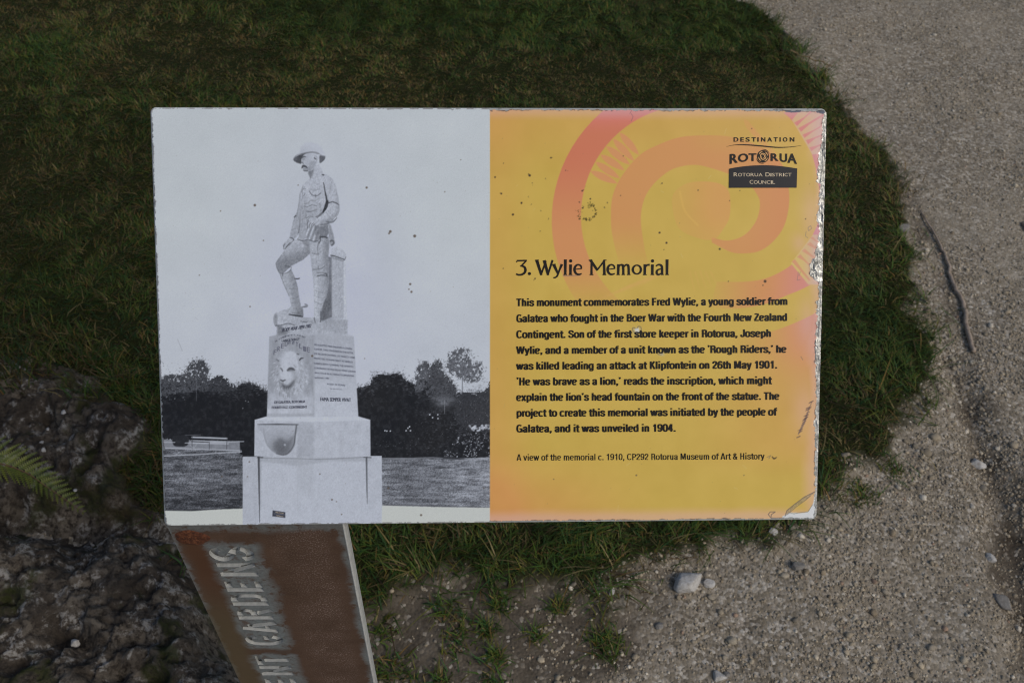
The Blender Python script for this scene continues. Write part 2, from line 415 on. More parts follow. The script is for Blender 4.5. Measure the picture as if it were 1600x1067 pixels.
# left bank of trees
fill(T([(70, 235), (150, 225), (200, 235), (240, 215), (330, 240), (375, 225), (410, 235), (470, 262), (510, 240), (550, 233), (600, 250), (612, 270), (660, 276), (660, 640), (510, 640), (505, 560), (230, 545), (70, 535)], o4, s4),
     dark(), 1.2, 1, 0, 3.2, .45)
leafy([(72, 220), (120, 195), (190, 195), (220, 150), (255, 118), (295, 118), (325, 160), (335, 225), (330, 270), (200, 280), (72, 300)], o4, s4, .13, .34, .56, .36, 4)
leafy([(340, 240), (365, 205), (400, 200), (440, 225), (470, 265), (350, 275)], o4, s4, .12, .24, .6, .4, 3)
for k in range(26):
    x, y = rng.uniform(85, 330), rng.uniform(105, 215); dot(230 + x / s4, 530 + y / s4, rng.uniform(.3, .8), .33, .8, .6)
for k in range(22):
    x, y = rng.uniform(85, 215), rng.uniform(255, 330); dot(230 + x / s4, 530 + y / s4, rng.uniform(.3, .9), rng.uniform(.3, .55), .8, .7)
for p in ((165, 262), (190, 268), (152, 290), (195, 312), (150, 318), (530, 330), (545, 335), (515, 370)): dot(230 + p[0] / s4, 530 + p[1] / s4, .9, .5, .9, .8)
stroke(T([(265, 180), (266, 330)], o4, s4), 1.0, .42, .8, .55)
stroke(T([(165, 0), (190, 62)], o4, s4), 1.1, .5, 1, .5)
def sprigs(P, o, s, n, out=5.0, inn=16):
    """leaf by leaf raggedness along a tree line: dark sprigs outside it, paler lit leaves just inside."""
    L = spline(T(P, o, s), 6)
    for _ in range(n):
        p = L[rng.integers(len(L))]; a_ = rng.uniform(-2.8, -.3); r = abs(rng.normal(0, out)); x, y = p[0] + rng.normal(0, 3), p[1] + 3 - r
        stroke([(x, y), (x + math.cos(a_) * 1.6, y + math.sin(a_) * 1.6)], rng.uniform(.5, 1.5), rng.uniform(.12, .30), .8, rng.uniform(.4, .9) * math.exp(-r / 9))
    for _ in range(n):
        p = L[rng.integers(len(L))]; r = rng.uniform(1, inn) ** 1.1; x, y = p[0] + rng.normal(0, 4), p[1] + r; a_ = rng.uniform(-.6, .9)
        stroke([(x, y), (x + math.cos(a_) * 2.2, y + math.sin(a_) * 1.6)], rng.uniform(.4, 1.0), rng.uniform(.20, .36), .9, rng.uniform(.25, .7))
sprigs([(74, 232), (150, 222), (200, 225), (240, 215), (330, 238), (375, 222), (410, 232), (470, 262), (510, 240), (550, 233), (600, 250), (640, 274)], o4, s4, 420)
sprigs([(80, 215), (120, 195), (190, 192), (220, 150), (255, 118), (295, 118), (325, 160), (332, 225)], o4, s4, 200, 4, 30)
# left path, bench, bush and lawn
def lawnL(X, Y):
    v = .33 + .19 * (fbm(X * .05, Y * .30, 4, .6) - .5) * 2 + .34 * (fbm(X * .8, Y * 1.1, 2) - .5) + .05 * np.exp(-((X - 310) / 22) ** 2 - ((Y - 745) / 20) ** 2)
    return g3(np.clip(v + .06 * (X > 590) - .10 * sm(Y, 745, 790) * (X < 420) + .07 * sm(X, 660, 765), .14, .6))
fill(T([(70, 538), (510, 545), (512, 640), (900, 640), (900, 925), (70, 925)], o4, s4), lawnL, 1, 1, 0, .8)
fill(T([(70, 536), (150, 540), (500, 552), (508, 598), (80, 588)], o4, s4), lambda X, Y: g3(.40 + .1 * fbm(X * .3, Y * .3)), 1.2)
fill(T([(140, 520), (200, 515), (225, 530), (215, 570), (170, 575), (142, 566)], o4, s4), dark(.13, .17), 1.5, 1, 4)
fill(T([(500, 535), (600, 520), (600, 640), (500, 615)], o4, s4), dark(), 1.2, 1, 0, 1.5)
for P, w_ in (([(80, 552), (150, 553)], 1.2), ([(205, 556), (520, 548)], 1.3), ([(80, 582), (240, 588), (505, 597)], 1.6), ([(85, 626), (260, 618), (508, 603)], 1.5),
              ([(243, 525), (430, 532)], 2.6), ([(240, 543), (430, 549)], 1.4), ([(245, 556), (435, 560)], 2.2)):
    stroke(T(P, o4, s4), w_, .60, .8, .95)
stroke(T([(205, 515), (290, 512)], o4, s4), .8, .4, .8, .8)
for P in ([(243, 520), (243, 590)], [(335, 550), (335, 590)], [(430, 530), (428, 590)], [(500, 555), (503, 600)]): stroke(T(P, o4, s4), .9, .22, .7, .9)
stroke(T([(240, 548), (330, 552)], o4, s4), 1.2, .17, .7); stroke(T([(230, 565), (262, 595), (250, 575), (240, 598), (270, 560)], o4, s4), 1.0, .55, .7, .8)
# right bank of trees
fill(T([(20, 292), (90, 272), (110, 232), (150, 216), (250, 214), (285, 250), (330, 268), (360, 240), (395, 235), (430, 215), (470, 225), (510, 255), (540, 315), (565, 370), (605, 330), (680, 325), (735, 335), (735, 660), (20, 660)], o5, s5),
     dark(.085, .14, .22), 1.2, 1, 0, 3.2, .4)
leafy([(335, 250), (340, 200), (360, 158), (390, 155), (402, 195), (390, 250), (370, 290), (335, 300)], o5, s5, .20, .40, .58, .36, 3)
leafy([(400, 220), (430, 160), (455, 150), (475, 205), (520, 255), (545, 320), (520, 350), (400, 330)], o5, s5, .14, .34, .60, .38, 4)
leafy([(490, 165), (515, 105), (560, 82), (610, 95), (625, 150), (675, 165), (668, 235), (620, 255), (590, 240), (540, 225), (505, 195)], o5, s5, .20, .46, .49, .34, 5)
sprigs([(34, 290), (90, 272), (110, 232), (150, 216), (250, 214), (285, 250), (330, 266)], o5, s5, 260)
sprigs([(335, 240), (345, 190), (375, 155), (400, 190), (430, 160), (455, 152), (475, 205), (520, 255), (545, 320)], o5, s5, 320, 4, 40)
sprigs([(550, 340), (600, 318), (690, 312), (735, 300)], o5, s5, 300, 6, 45); sprigs([(560, 400), (640, 380), (735, 380)], o5, s5, 260, 5, 40); sprigs([(380, 420), (470, 400), (560, 420)], o5, s5, 180, 5, 40)
sprigs([(492, 165), (515, 108), (560, 84), (610, 96), (628, 150), (675, 166), (668, 232), (620, 252), (585, 238), (540, 222)], o5, s5, 160, 4, 18)
stroke(T([(577, 150), (575, 240), (574, 375)], o5, s5), [1.0, 1.3], .33, .8, .9)
for q in ((520, 160), (560, 110), (620, 140), (645, 205)): stroke(T([(577, 230), q], o5, s5), .6, .4, .8, .6)
leafy([(545, 330), (600, 315), (690, 310), (735, 250), (735, 500), (560, 470)], o5, s5, .115, .24, .66, .4, 4)
def puff(x, y, rx, ry, v, a): 
    w = win([(x - rx, y - ry), (x + rx, y + ry)], 2)
    if w: put(w[0], (np.exp(-((w[1] - x) / rx * 1.6) ** 2 - ((w[2] - y) / ry * 1.6) ** 2) * a * (.4 + 1.1 * fbm(w[1] * .4, w[2] * .4, 3))).clip(0, 1), v, w[1], w[2])
puff(550 + 475 / s5, 520 + 362 / s5, 24, 12, .42, .8); stroke(T([(482, 350), (482, 420)], o5, s5), .8, .5, .7, .6)
def flowers(n, x0, x1, y0, y1, r0, r1, v0, v1, keep=lambda x, y: True):
    for _ in range(n):
        x, y = rng.uniform(x0, x1), rng.uniform(y0, y1)
        if keep(x, y): dot(550 + x / s5, 520 + y / s5, rng.uniform(r0, r1), rng.uniform(v0, v1), .8, rng.uniform(.5, .95))
flowers(330, 465, 724, 520, 645, .4, 1.1, .42, .68, lambda x, y: y > 640 - (x - 455) * 1.0 and fbm(A(x * .03), A(y * .03)) > .42)
flowers(60, 605, 724, 478, 512, .9, 1.9, .58, .70, lambda x, y: abs(y - 492 - 8 * math.sin(x * .06)) < 14)
flowers(90, 500, 724, 340, 520, .3, .8, .3, .5); flowers(60, 300, 500, 400, 640, .3, .7, .24, .38)
for p in ((405, 425), (420, 440), (447, 425), (448, 445), (172, 508), (182, 510), (200, 510), (300, 487), (292, 495), (305, 508), (282, 508)): dot(550 + p[0] / s5, 520 + p[1] / s5, 1.1, .68, .8)
flowers(40, 120, 330, 560, 640, .4, .8, .24, .36)
fill(T([(20, 655), (300, 652), (470, 655), (735, 645), (735, 910), (20, 905)], o5, s5), lawnL, 1, 1, 0, .8)
stroke(T([(150, 652), (300, 652), (420, 648), (560, 658), (725, 650)], o5, s5), 2.0, .52, 1.5, .7)
fill(T([(480, 640), (600, 655), (560, 660), (470, 655)], o5, s5), .18, 1.5, .8)
# white border below the lawn, ragged ink line above it
fill([(220, 795.5), (300, 797), (380, 793.5), (600, 789), (700, 791.5), (768, 792.5), (768, 840), (220, 840)], (.65, .668, .655), 1, 1, 0, .9, .35)
stroke([(257, 796.5), (300, 797.2), (340, 794.5), (380, 792.5)], 1.4, .2, .9, .8); stroke([(600, 788), (650, 789), (700, 790.5), (768, 791.5)], [1.8, 2.2, 1.0], .3, 1.2, .75)
CV0 = CV.copy()
# ---- the monument -----------------------------------------------------------
o2 = (360, 490); s2 = 3.138
def stone(v, n=.05, dv=0, x0=0, x1=1, dvy=0, y0=0, y1=1):
    return lambda X, Y: g3(v + dv * np.clip((X - x0) / (x1 - x0), 0, 1) + dvy * np.clip((Y - y0) / (y1 - y0), 0, 1) + (fbm(X * .12, Y * .12, 4, .6) - .5) * n)
fill(T([(62, 700), (742, 696), (744, 960), (742, 1040), (62, 1040)], o2, s2), stone(.645, .035), 1)
fill(T([(62, 700), (132, 700), (136, 1030), (62, 1030)], o2, s2), stone(.615, .05), 1.5)
fill(T([(670, 698), (742, 697), (744, 950), (680, 960)], o2, s2), stone(.635, .05), 1.5)
fill(T([(120, 520), (180, 503), (408, 498), (628, 503), (686, 520), (688, 698), (406, 714), (118, 697)], o2, s2), stone(.635, .07), 1)
fill(T([(120, 520), (180, 503), (628, 503), (686, 520), (408, 530)], o2, s2), stone(.68, .03), 2)
fill(T([(330, 540), (410, 535), (410, 700), (330, 705)], o2, s2), stone(.57, .10), 5, .8)
fill(T([(130, 706), (690, 706), (690, 724), (500, 720), (330, 745), (140, 722)], o2, s2), .56, 4, .7)
stroke(T([(150, 705), (330, 709), (410, 713), (500, 710), (660, 702)], o2, s2), 1.5, .47, 1.2, .8)
fill(T([(330, 712), (408, 714), (408, 900), (330, 860)], o2, s2), .60, 8, .5)
for P, w_, v, a in (([(140, 704), (142, 860), (144, 1020)], [3.4, 2.4, .8], .24, .95), ([(134, 704), (160, 704)], 1.6, .2, .9), ([(668, 704), (670, 860), (672, 930)], [2.6, 2.0, .6], .30, .9),
                    ([(655, 703), (690, 704)], 1.4, .25, .9), ([(150, 720), (150, 960)], [2.5, 1], .55, .6), ([(330, 715), (330, 960)], 1, .6, .5)):
    stroke(T(P, o2, s2), w_, v, 1.2, a)
# basin
fill(T([(138, 542), (332, 542), (320, 600), (316, 650), (280, 690), (240, 690), (200, 668), (172, 630), (162, 590)], o2, s2), lambda X, Y: g3(.60 - .22 * np.exp(-((X - 440) / 13) ** 2 - ((Y - 700) / 14) ** 2) - .05 * sm(Y, 660, 700) + .05 * (fbm(X * .2, Y * .2) - .5)), 1.5, 1, 4)
fill(T([(215, 640), (245, 610), (275, 625), (310, 600), (305, 640), (280, 680), (240, 685)], o2, s2), .37, 6, .65, 4)
stroke(T([(135, 542), (230, 541), (332, 543)], o2, s2), [1.2, 2.4, 1.6], .30, 1.2, .9); stroke(T([(325, 545), (318, 600), (312, 640), (290, 675), (262, 690), (225, 684)], o2, s2), [2.4, 2.2, 1.6, 1.4], .32, 1.4, .85, 5)
stroke(T([(165, 560), (168, 600), (190, 650), (225, 682)], o2, s2), 1.0, .5, 1.4, .8, 5); puff(360 + 268 / s2, 490 + 642 / s2, 2.2, 2.2, .78, 1)
# pedestal
fill(T([(192, 112), (235, 98), (408, 78), (408, 502), (180, 506)], o2, s2), lambda X, Y: g3(.545 + .09 * sm(Y, 600, 640) + (fbm(X * .15, Y * .09, 4, .6) - .5) * .12), 1)
fill(T([(408, 78), (572, 98), (606, 112), (628, 503), (408, 502)], o2, s2), lambda X, Y: g3(.600 + .05 * sm(Y, 540, 640) + (fbm(X * .1, Y * .1, 4) - .5) * .05), 1)
fill(T([(190, 400), (215, 250), (230, 130), (200, 118), (184, 460)], o2, s2), .50, 8, .5)
stroke(T([(408, 80), (410, 300), (408, 500)], o2, s2), [3.5, 2], .52, 3.5, .6)
fill(T([(180, 490), (408, 488), (408, 502), (180, 505)], o2, s2), .56, 3, .7)
stroke(T([(200, 108), (408, 79), (590, 108)], o2, s2), 1.2, .68, 1.2, .7)
# lion mask
ol = (410, 500); sl_ = 6.667
fill(T([(180, 380), (230, 330), (290, 315), (350, 330), (410, 390), (440, 480), (480, 560), (470, 650), (430, 740), (330, 790), (200, 780), (155, 700), (150, 560), (160, 450)], ol, sl_), lambda X, Y: g3(.60 + .17 * (fbm(X * .5, Y * .28, 3, .6) - .5)), 4, .95, 5)
fill(T([(200, 390), (270, 330), (340, 345), (370, 420), (380, 520), (330, 620), (300, 700), (230, 690), (185, 620), (175, 500)], ol, sl_), lambda X, Y: g3(.655 + .05 * (fbm(X * .4, Y * .4) - .5)), 3, .95, 5)
fill(T([(300, 500), (350, 530), (368, 610), (335, 670), (310, 640), (322, 580)], ol, sl_), .50, 7, .65, 4)
fill(T([(160, 440), (190, 420), (180, 560), (195, 640), (170, 620)], ol, sl_), .52, 6, .6, 4)
fill(T([(238, 420), (262, 420), (258, 540), (250, 610), (228, 610), (232, 520)], ol, sl_), .69, 4, .6, 4)
fill(T([(205, 640), (250, 610), (300, 620), (310, 655), (270, 680), (215, 670)], ol, sl_), .63, 4, .7, 4)
fill(T([(200, 655), (232, 672), (270, 676), (330, 632), (322, 670), (290, 715), (245, 740), (215, 705)], ol, sl_), .29, 4.5, .9, 4)
fill(T([(240, 720), (290, 705), (300, 760), (255, 770)], ol, sl_), .47, 5, .6, 4)
for P, w_, v, a, f in (([(190, 500), (204, 512), (212, 532)], [1.6, 2.4, 1.6], .30, .8, 1.5), ([(264, 522), (288, 507), (315, 508), (338, 520)], [2.4, 4.6, 4.2, 1.6], .24, .85, 1.8), ([(268, 530), (318, 530)], 1.6, .40, .6, 1.5),
                    ([(192, 622), (214, 632), (240, 622)], [1.6, 2.6, 1.4], .25, .85, 1.4), ([(216, 634), (220, 660)], 1.0, .38, .6, 1.2), ([(388, 420), (405, 398), (428, 396)], [1.5, 2.2, 1], .18, .9, 1.2), ([(365, 350), (380, 356)], 1.6, .28, .8, 1.2), ([(150, 410), (172, 425)], 1.6, .32, .8, 1.2),
                    ([(330, 470), (350, 490)], 2, .5, .6, 2), ([(180, 640), (190, 700), (182, 780)], [2, 2], .42, .6, 1.8), ([(340, 720), (312, 780)], 2, .43, .55, 1.8), ([(250, 765), (250, 790)], 2, .45, .5, 1.8)):
    stroke(T(P, ol, sl_), A(w_), v, f, a, 4)
for _ in range(130):
    an = rng.uniform(-.75, 3.9); r = rng.uniform(125, 205); x, y = 285 + math.cos(an) * r * .9, 570 + math.sin(an) * r * 1.05
    stroke(T([(x, y), (x + math.cos(an) * 18 + rng.normal(0, 8), y + math.sin(an) * 16 + 18)], ol, sl_), rng.uniform(.6, 1.3), rng.choice([.42, .47, .68, .71]), 1.2, .5)
# plaque
fill(T([(208, 962), (270, 971), (270, 999), (207, 991)], o2, s2), (.19, .20, .24), .8)
for yy, xa, xb in ((970, 222, 262), (978, 214, 266), (987, 228, 258)): stroke(T([(xa, yy), (xb, yy + 5)], o2, s2), .7, .5, .7, .75)
# plinth under the figure, scroll
o6 = (420, 330); s6 = 5.614
fill(T([(78, 1000), (300, 930), (480, 935), (690, 950), (690, 1085), (380, 1085), (75, 1100)], o6, s6), stone(.60, .06), 1.2)
fill(T([(78, 1000), (110, 1005), (170, 1060), (150, 1090), (76, 1095)], o6, s6), .40, 5, .75)
fill(T([(475, 935), (690, 955), (690, 1080), (470, 1040)], o6, s6), stone(.585, .06), 2)
fill(T([(470, 990), (560, 1000), (690, 1010), (690, 960), (480, 940)], o6, s6), .55, 5, .5)
# pillar beside the leg, and the shadowed stump
fill(T([(550, 410), (658, 440), (662, 940), (552, 950)], o6, s6), stone(.60, .03), 1)
fill(T([(655, 440), (678, 420), (690, 950), (660, 945)], o6, s6), .665, 2, .8)
fill(T([(522, 400), (552, 405), (556, 930), (470, 960), (440, 940), (470, 830), (510, 730), (526, 640)], o6, s6), lambda X, Y: g3(.43 + .14 * (fbm(X * .25, Y * .1, 3) - .5) + .06 * sm(Y, 400, 330)), 2)
fill(T([(462, 880), (490, 800), (530, 720), (545, 850), (520, 930), (470, 950)], o6, s6), .37, 5, .8)
fill(T([(556, 330), (600, 312), (650, 340), (680, 370), (672, 430), (655, 442), (548, 405)], o6, s6), stone(.61, .04), 1)
fill(T([(556, 330), (600, 312), (650, 340), (680, 370), (672, 410), (552, 375)], o6, s6), stone(.64, .04), 1.5)
stroke(T([(545, 388), (575, 393), (665, 425)], o6, s6), [1.6, 1.2, 1.2], .22, .8, .9); stroke(T([(668, 430), (678, 400)], o6, s6), 1, .4, .8, .8); fill(T([(548, 395), (660, 432), (656, 444), (546, 412)], o6, s6), .50, 2, .8)
# scroll roll
fill(T([(60, 890), (150, 892), (300, 930), (420, 960), (400, 1000), (300, 985), (100, 1005), (60, 1003), (40, 960)], o6, s6), stone(.635, .05, -.06, 430, 490), 1.2, 1, 4)
fill(T([(58, 895), (75, 905), (82, 950), (75, 995), (60, 1003), (45, 985), (42, 930)], o6, s6), stone(.56, .06), 1.2, 1, 4); fill(T([(60, 910), (72, 930), (70, 975), (58, 985), (52, 950)], o6, s6), .48, 2.5, .8, 4)
stroke(T([(62, 1003), (110, 1000), (170, 985), (230, 1000)], o6, s6), [2, 1.5, 1], .34, 1.4, .8, 4)
stroke(T([(280, 965), (330, 972), (345, 965)], o6, s6), 1.4, .38, 1, .8); stroke(T([(330, 955), (400, 985)], o6, s6), 1.2, .5, 1, .6)
# ---- the figure ---------------------------------------------------------------
def cloth(v, n=.06, s=.25): return lambda X, Y: g3(v + (fbm(X * s, Y * s * .7, 3, .6) - .5) * n)
o1 = (380, 200); s1 = 3.333
B = lambda P: T(P, o1, s1)
C6 = lambda P: T(P, o6, s6)
# standing leg
fill(C6([(355, 250), (440, 225), (525, 225), (532, 300), (520, 420), (524, 560), (526, 660), (510, 730), (480, 800), (462, 880), (455, 970), (410, 975), (398, 920), (398, 800), (395, 640), (375, 480), (362, 360)]), lambda X, Y: g3(.60 - .10 * sm(X, 500, 514) + .05 * (fbm(X * .3, Y * .2, 3) - .5)), 1)
fill(C6([(398, 580), (425, 585), (430, 940), (402, 930)]), .665, 3, .8)
fill(C6([(490, 300), (530, 280), (520, 420), (500, 500), (480, 400)]), .50, 5, .7)
for P, w_, v, a in (([(380, 368), (425, 380), (440, 375)], 1.2, .40, .8), ([(440, 270), (430, 330), (435, 390)], [2.5, 1.5, 1], .44, .8), ([(390, 512), (430, 510), (470, 500), (490, 480)], [1.2, 1.2, 2, 1], .42, .85),
                    ([(428, 540), (470, 540), (515, 555)], 1.2, .36, .85), ([(430, 568), (475, 562), (515, 572)], [2.2, 1.4, 1.2], .33, .85), ([(500, 545), (515, 572)], 1.6, .3, .8),
                    ([(400, 690), (470, 715), (520, 700)], .9, .50, .7), ([(400, 740), (470, 765), (505, 740)], .9, .50, .7), ([(402, 790), (460, 815), (490, 790)], .9, .48, .7), ([(402, 640), (470, 650), (524, 640)], .9, .52, .6), ([(405, 850), (470, 865)], .9, .5, .7),
                    ([(440, 240), (520, 300), (450, 360)], .9, .48, .6), ([(436, 480), (436, 510)], 1.2, .4, .8), ([(458, 880), (456, 970)], 2, .36, .8), ([(400, 935), (408, 975)], 1.8, .38, .8)):
    stroke(C6(P), A(w_), v, 1.0, a, 4)
# bent leg: thigh, shin, boot
fill(C6([(210, 255), (280, 245), (355, 255), (362, 370), (300, 430), (215, 470), (195, 485), (130, 545), (95, 545), (65, 480), (60, 455), (90, 410), (150, 330)]), lambda X, Y: g3(.615 - .13 * sm((Y - 395) + (X - 455) * .25, -14, 14) + .06 * (fbm(X * .15, Y * .4, 3) - .5)), 1)
fill(C6([(290, 258), (355, 258), (360, 370), (320, 400), (330, 320)]), .46, 5, .75); fill(C6([(110, 440), (240, 420), (330, 390), (215, 470), (140, 480)]), .47, 5, .6)
fill(C6([(95, 545), (130, 560), (195, 510), (225, 570), (255, 660), (270, 780), (290, 860), (200, 850), (185, 760), (150, 690), (120, 620)]), lambda X, Y: g3(.585 - .07 * sm(X - 440 - (Y - 420) * .16, 6, 16) + .05 * (fbm(X * .3, Y * .3, 3) - .5)), 1)
for P, w_, v, a in (([(70, 490), (100, 545), (150, 545), (190, 520), (200, 490)], [1.6, 1.6, 1.3, 1.6, 1.2], .40, .8), ([(135, 485), (165, 480), (190, 490), (150, 495)], 1.6, .38, .8), ([(120, 545), (125, 565)], 2.2, .36, .7), ([(95, 540), (135, 640), (180, 740)], 1, .48, .7),
                    ([(190, 380), (270, 370), (340, 350)], 1.2, .52, .6), ([(170, 420), (260, 410), (340, 375)], 1.2, .5, .6), ([(235, 330), (300, 345)], 1.0, .55, .6),
                    ([(180, 685), (215, 680), (250, 685)], .9, .45, .7), ([(190, 720), (225, 722), (258, 710)], .9, .48, .7), ([(198, 760), (235, 765), (266, 750)], .9, .48, .7), ([(205, 800), (240, 802), (272, 790)], .9, .46, .7),
                    ([(228, 590), (250, 594), (270, 590)], 1.6, .18, .9), ([(200, 520), (240, 620), (262, 740), (278, 830)], 1.4, .50, .6)):
    stroke(C6(P), A(w_), v, 1.0, a, 4)
fill(C6([(200, 835), (290, 845), (302, 870), (300, 922), (240, 918), (150, 900), (85, 893), (120, 870), (170, 855)]), lambda X, Y: g3(.60 - .12 * sm(X, 455, 470) + .04 * (fbm(X * .3, Y * .3) - .5)), 1, 1, 4)
fill(C6([(240, 890), (298, 870), (302, 915), (250, 915)]), .42, 3, .7)
for P, w_, v, a in (([(180, 905), (240, 915), (298, 925)], [1.5, 2.4, 1.6], .20, .9), ([(240, 848), (300, 840), (330, 828)], 2.4, .50, .9), ([(300, 842), (335, 838), (338, 822), (318, 815)], 1.6, .40, .8), ([(215, 850), (260, 862)], 1, .45, .7), ([(205, 890), (240, 895)], 1.0, .42, .8)):
    stroke(C6(P), A(w_), v, 1.0, a, 4)
# far forearm behind the hip
fill(C6([(530, 110), (550, 140), (575, 240), (572, 290), (545, 305), (532, 260), (526, 180)]), cloth(.53), 1.2, 1, 4); stroke(C6([(540, 265), (560, 260), (572, 280), (555, 300)]), [2.2, 3, 2.5], .33, 1.4, .8, 4)
# hanging arm
fill(B([(300, 325), (322, 300), (318, 400), (300, 440), (297, 510), (290, 550), (262, 582), (243, 574), (253, 520), (266, 470), (282, 430), (292, 370)]), cloth(.575), 1, 1, 4)
stroke(B([(297, 340), (288, 420), (278, 470)]), 1.2, .50, 1.2, .6); stroke(B([(300, 440), (297, 510), (290, 545)]), [1.5, 2.5, 2.5], .38, 1.6, .7); stroke(B([(268, 465), (275, 457)]), 2.0, .3, 1, .8)
stroke(B([(255, 530), (275, 525)]), .9, .5, .9, .6); stroke(B([(244, 572), (256, 574), (264, 583)]), 1.4, .24, .9, .9)
fill(B([(246, 573), (262, 584), (252, 600), (232, 622), (214, 634), (208, 618), (210, 604), (226, 588)]), cloth(.60), 1, 1, 4)
for P in ([(214, 632), (212, 615), (220, 602)], [(220, 630), (232, 612), (246, 598)], [(226, 622), (240, 604)]): stroke(B(P), 1.1, .30, 1, .8, 4)
stroke(B([(240, 612), (262, 586)]), 1.2, .4, 1, .7)
# tunic
fill(B([(350, 262), (382, 252), (415, 240), (428, 290), (438, 380), (436, 440), (444, 500), (446, 545), (436, 568), (415, 574), (390, 590), (345, 590), (328, 575), (308, 586), (284, 578), (294, 545), (300, 480), (298, 400), (302, 340), (318, 292), (334, 276)]),
     lambda X, Y: g3(.625 - .05 * sm(Y, 300, 345) + .09 * (fbm(X * .28, Y * .22, 4, .6) - .5)), 1)
fill(B([(395, 515), (442, 505), (447, 548), (436, 566), (415, 574), (398, 575)]), cloth(.43), 2, .85); fill(B([(298, 400), (330, 400), (335, 470), (300, 500)]), .55, 6, .5)
for P, w_, v, a in (([(395, 577), (408, 568), (425, 568), (436, 572)], [2.2, 1.4, 2.4], .22, .85), ([(284, 580), (310, 588), (340, 580)], [1.4, 1.6, 1.4], .36, .8), ([(345, 330), (360, 350), (385, 354), (405, 340)], [1.2, 1.6, 1.6, 1.2], .38, .8), ([(350, 322), (375, 326), (400, 318)], .9, .50, .7), ([(378, 350), (379, 360)], 1.5, .35, .7),
                    ([(305, 335), (312, 320), (326, 318)], 1.2, .45, .7), ([(315, 355), (322, 345)], 1.4, .42, .7), ([(318, 408), (335, 412), (360, 402), (382, 408)], [1.2, 1.4, 1, 1.3], .42, .8), ([(330, 435), (352, 436), (385, 426)], [1, 1.6, 1], .40, .8), ([(340, 395), (350, 380), (380, 378), (395, 365)], [1.6, 2, 1.4, 1], .50, .7),
                    ([(372, 468), (392, 462), (410, 445), (420, 440)], [3, 4, 3, 2], .38, .75), ([(400, 395), (405, 430)], 3, .50, .5), ([(312, 300), (308, 360), (306, 420)], 1.2, .50, .6), ([(320, 385), (322, 400)], 2, .5, .6), ([(330, 470), (345, 462), (362, 462)], 1.4, .4, .7), ([(300, 480), (320, 470), (330, 455)], 2, .5, .6), ([(318, 395), (335, 393)], 1.0, .42, .7)):
    stroke(B(P), A(w_), v, 1.0, a, 4)
# near arm, sleeve seam, forearm and hand
fill(B([(410, 240), (440, 245), (468, 268), (484, 305), (494, 350), (502, 400), (500, 432), (484, 462), (460, 490), (432, 505), (395, 512), (375, 508), (372, 485), (392, 466), (418, 448), (436, 420), (440, 388), (432, 335), (422, 290)]), lambda X, Y: g3(.625 - .06 * sm(X, 520, 530) - .08 * sm(Y - (X - 500) * -.6, 345, 352) + .05 * (fbm(X * .3, Y * .2, 3) - .5)), 1)
for P, w_, v, a in (([(419, 285), (425, 320), (432, 355), (438, 385)], [1.2, 1.6, 2.4, 3], .24, .9), ([(438, 385), (432, 410), (422, 430), (416, 440)], [4.5, 5, 3.5, 1.5], .20, .9), ([(440, 393), (455, 388), (470, 387), (485, 392), (500, 402)], [2, 1.4, 1.4, 1.6, 1], .24, .85), ([(455, 300), (452, 340)], 2, .52, .6),
                    ([(436, 488), (450, 492), (470, 488), (488, 470)], [2, 3, 2.6, 1.4], .40, .75), ([(432, 440), (455, 470), (465, 480)], 1.2, .50, .7), ([(440, 430), (470, 460)], 1.0, .53, .6), ([(405, 505), (430, 502), (445, 498)], 1.8, .38, .8), ([(412, 244), (420, 246)], 2.2, .22, .8), ([(500, 402), (500, 435), (485, 465)], 1.2, .50, .7)):
    stroke(B(P), A(w_), v, 1.0, a, 4)
# canteen and gloved hand
fill(B([(338, 512), (372, 508), (392, 530), (400, 565), (392, 586), (362, 590), (338, 575), (328, 550)]), lambda X, Y: g3(.56 + .09 * np.sin((X - 480) * .9 + (Y - 360) * .35) - .05 * sm(X, 494, 500)), 1, 1, 4)
fill(B([(372, 508), (392, 500), (398, 570), (388, 588), (376, 560)]), .44, 3, .7, 4)
fill(B([(333, 480), (345, 464), (362, 462), (385, 468), (396, 490), (388, 506), (365, 508), (352, 518), (340, 522), (334, 505)]), cloth(.61), 1, 1, 4)
for P, w_, v, a in (([(336, 520), (335, 500), (340, 482)], 1.4, .36, .8), ([(345, 520), (346, 505), (354, 494)], 1.2, .38, .8), ([(356, 514), (358, 504), (366, 496)], 1.2, .40, .8), ([(366, 508), (374, 500)], 1.2, .34, .8), ([(333, 482), (350, 466), (366, 464)], 1.0, .42, .7), ([(388, 588), (370, 592), (345, 584)], 1.4, .34, .8), ([(400, 566), (403, 585), (396, 600)], 2, .34, .8)):
    stroke(B(P), A(w_), v, 1.0, a, 4)
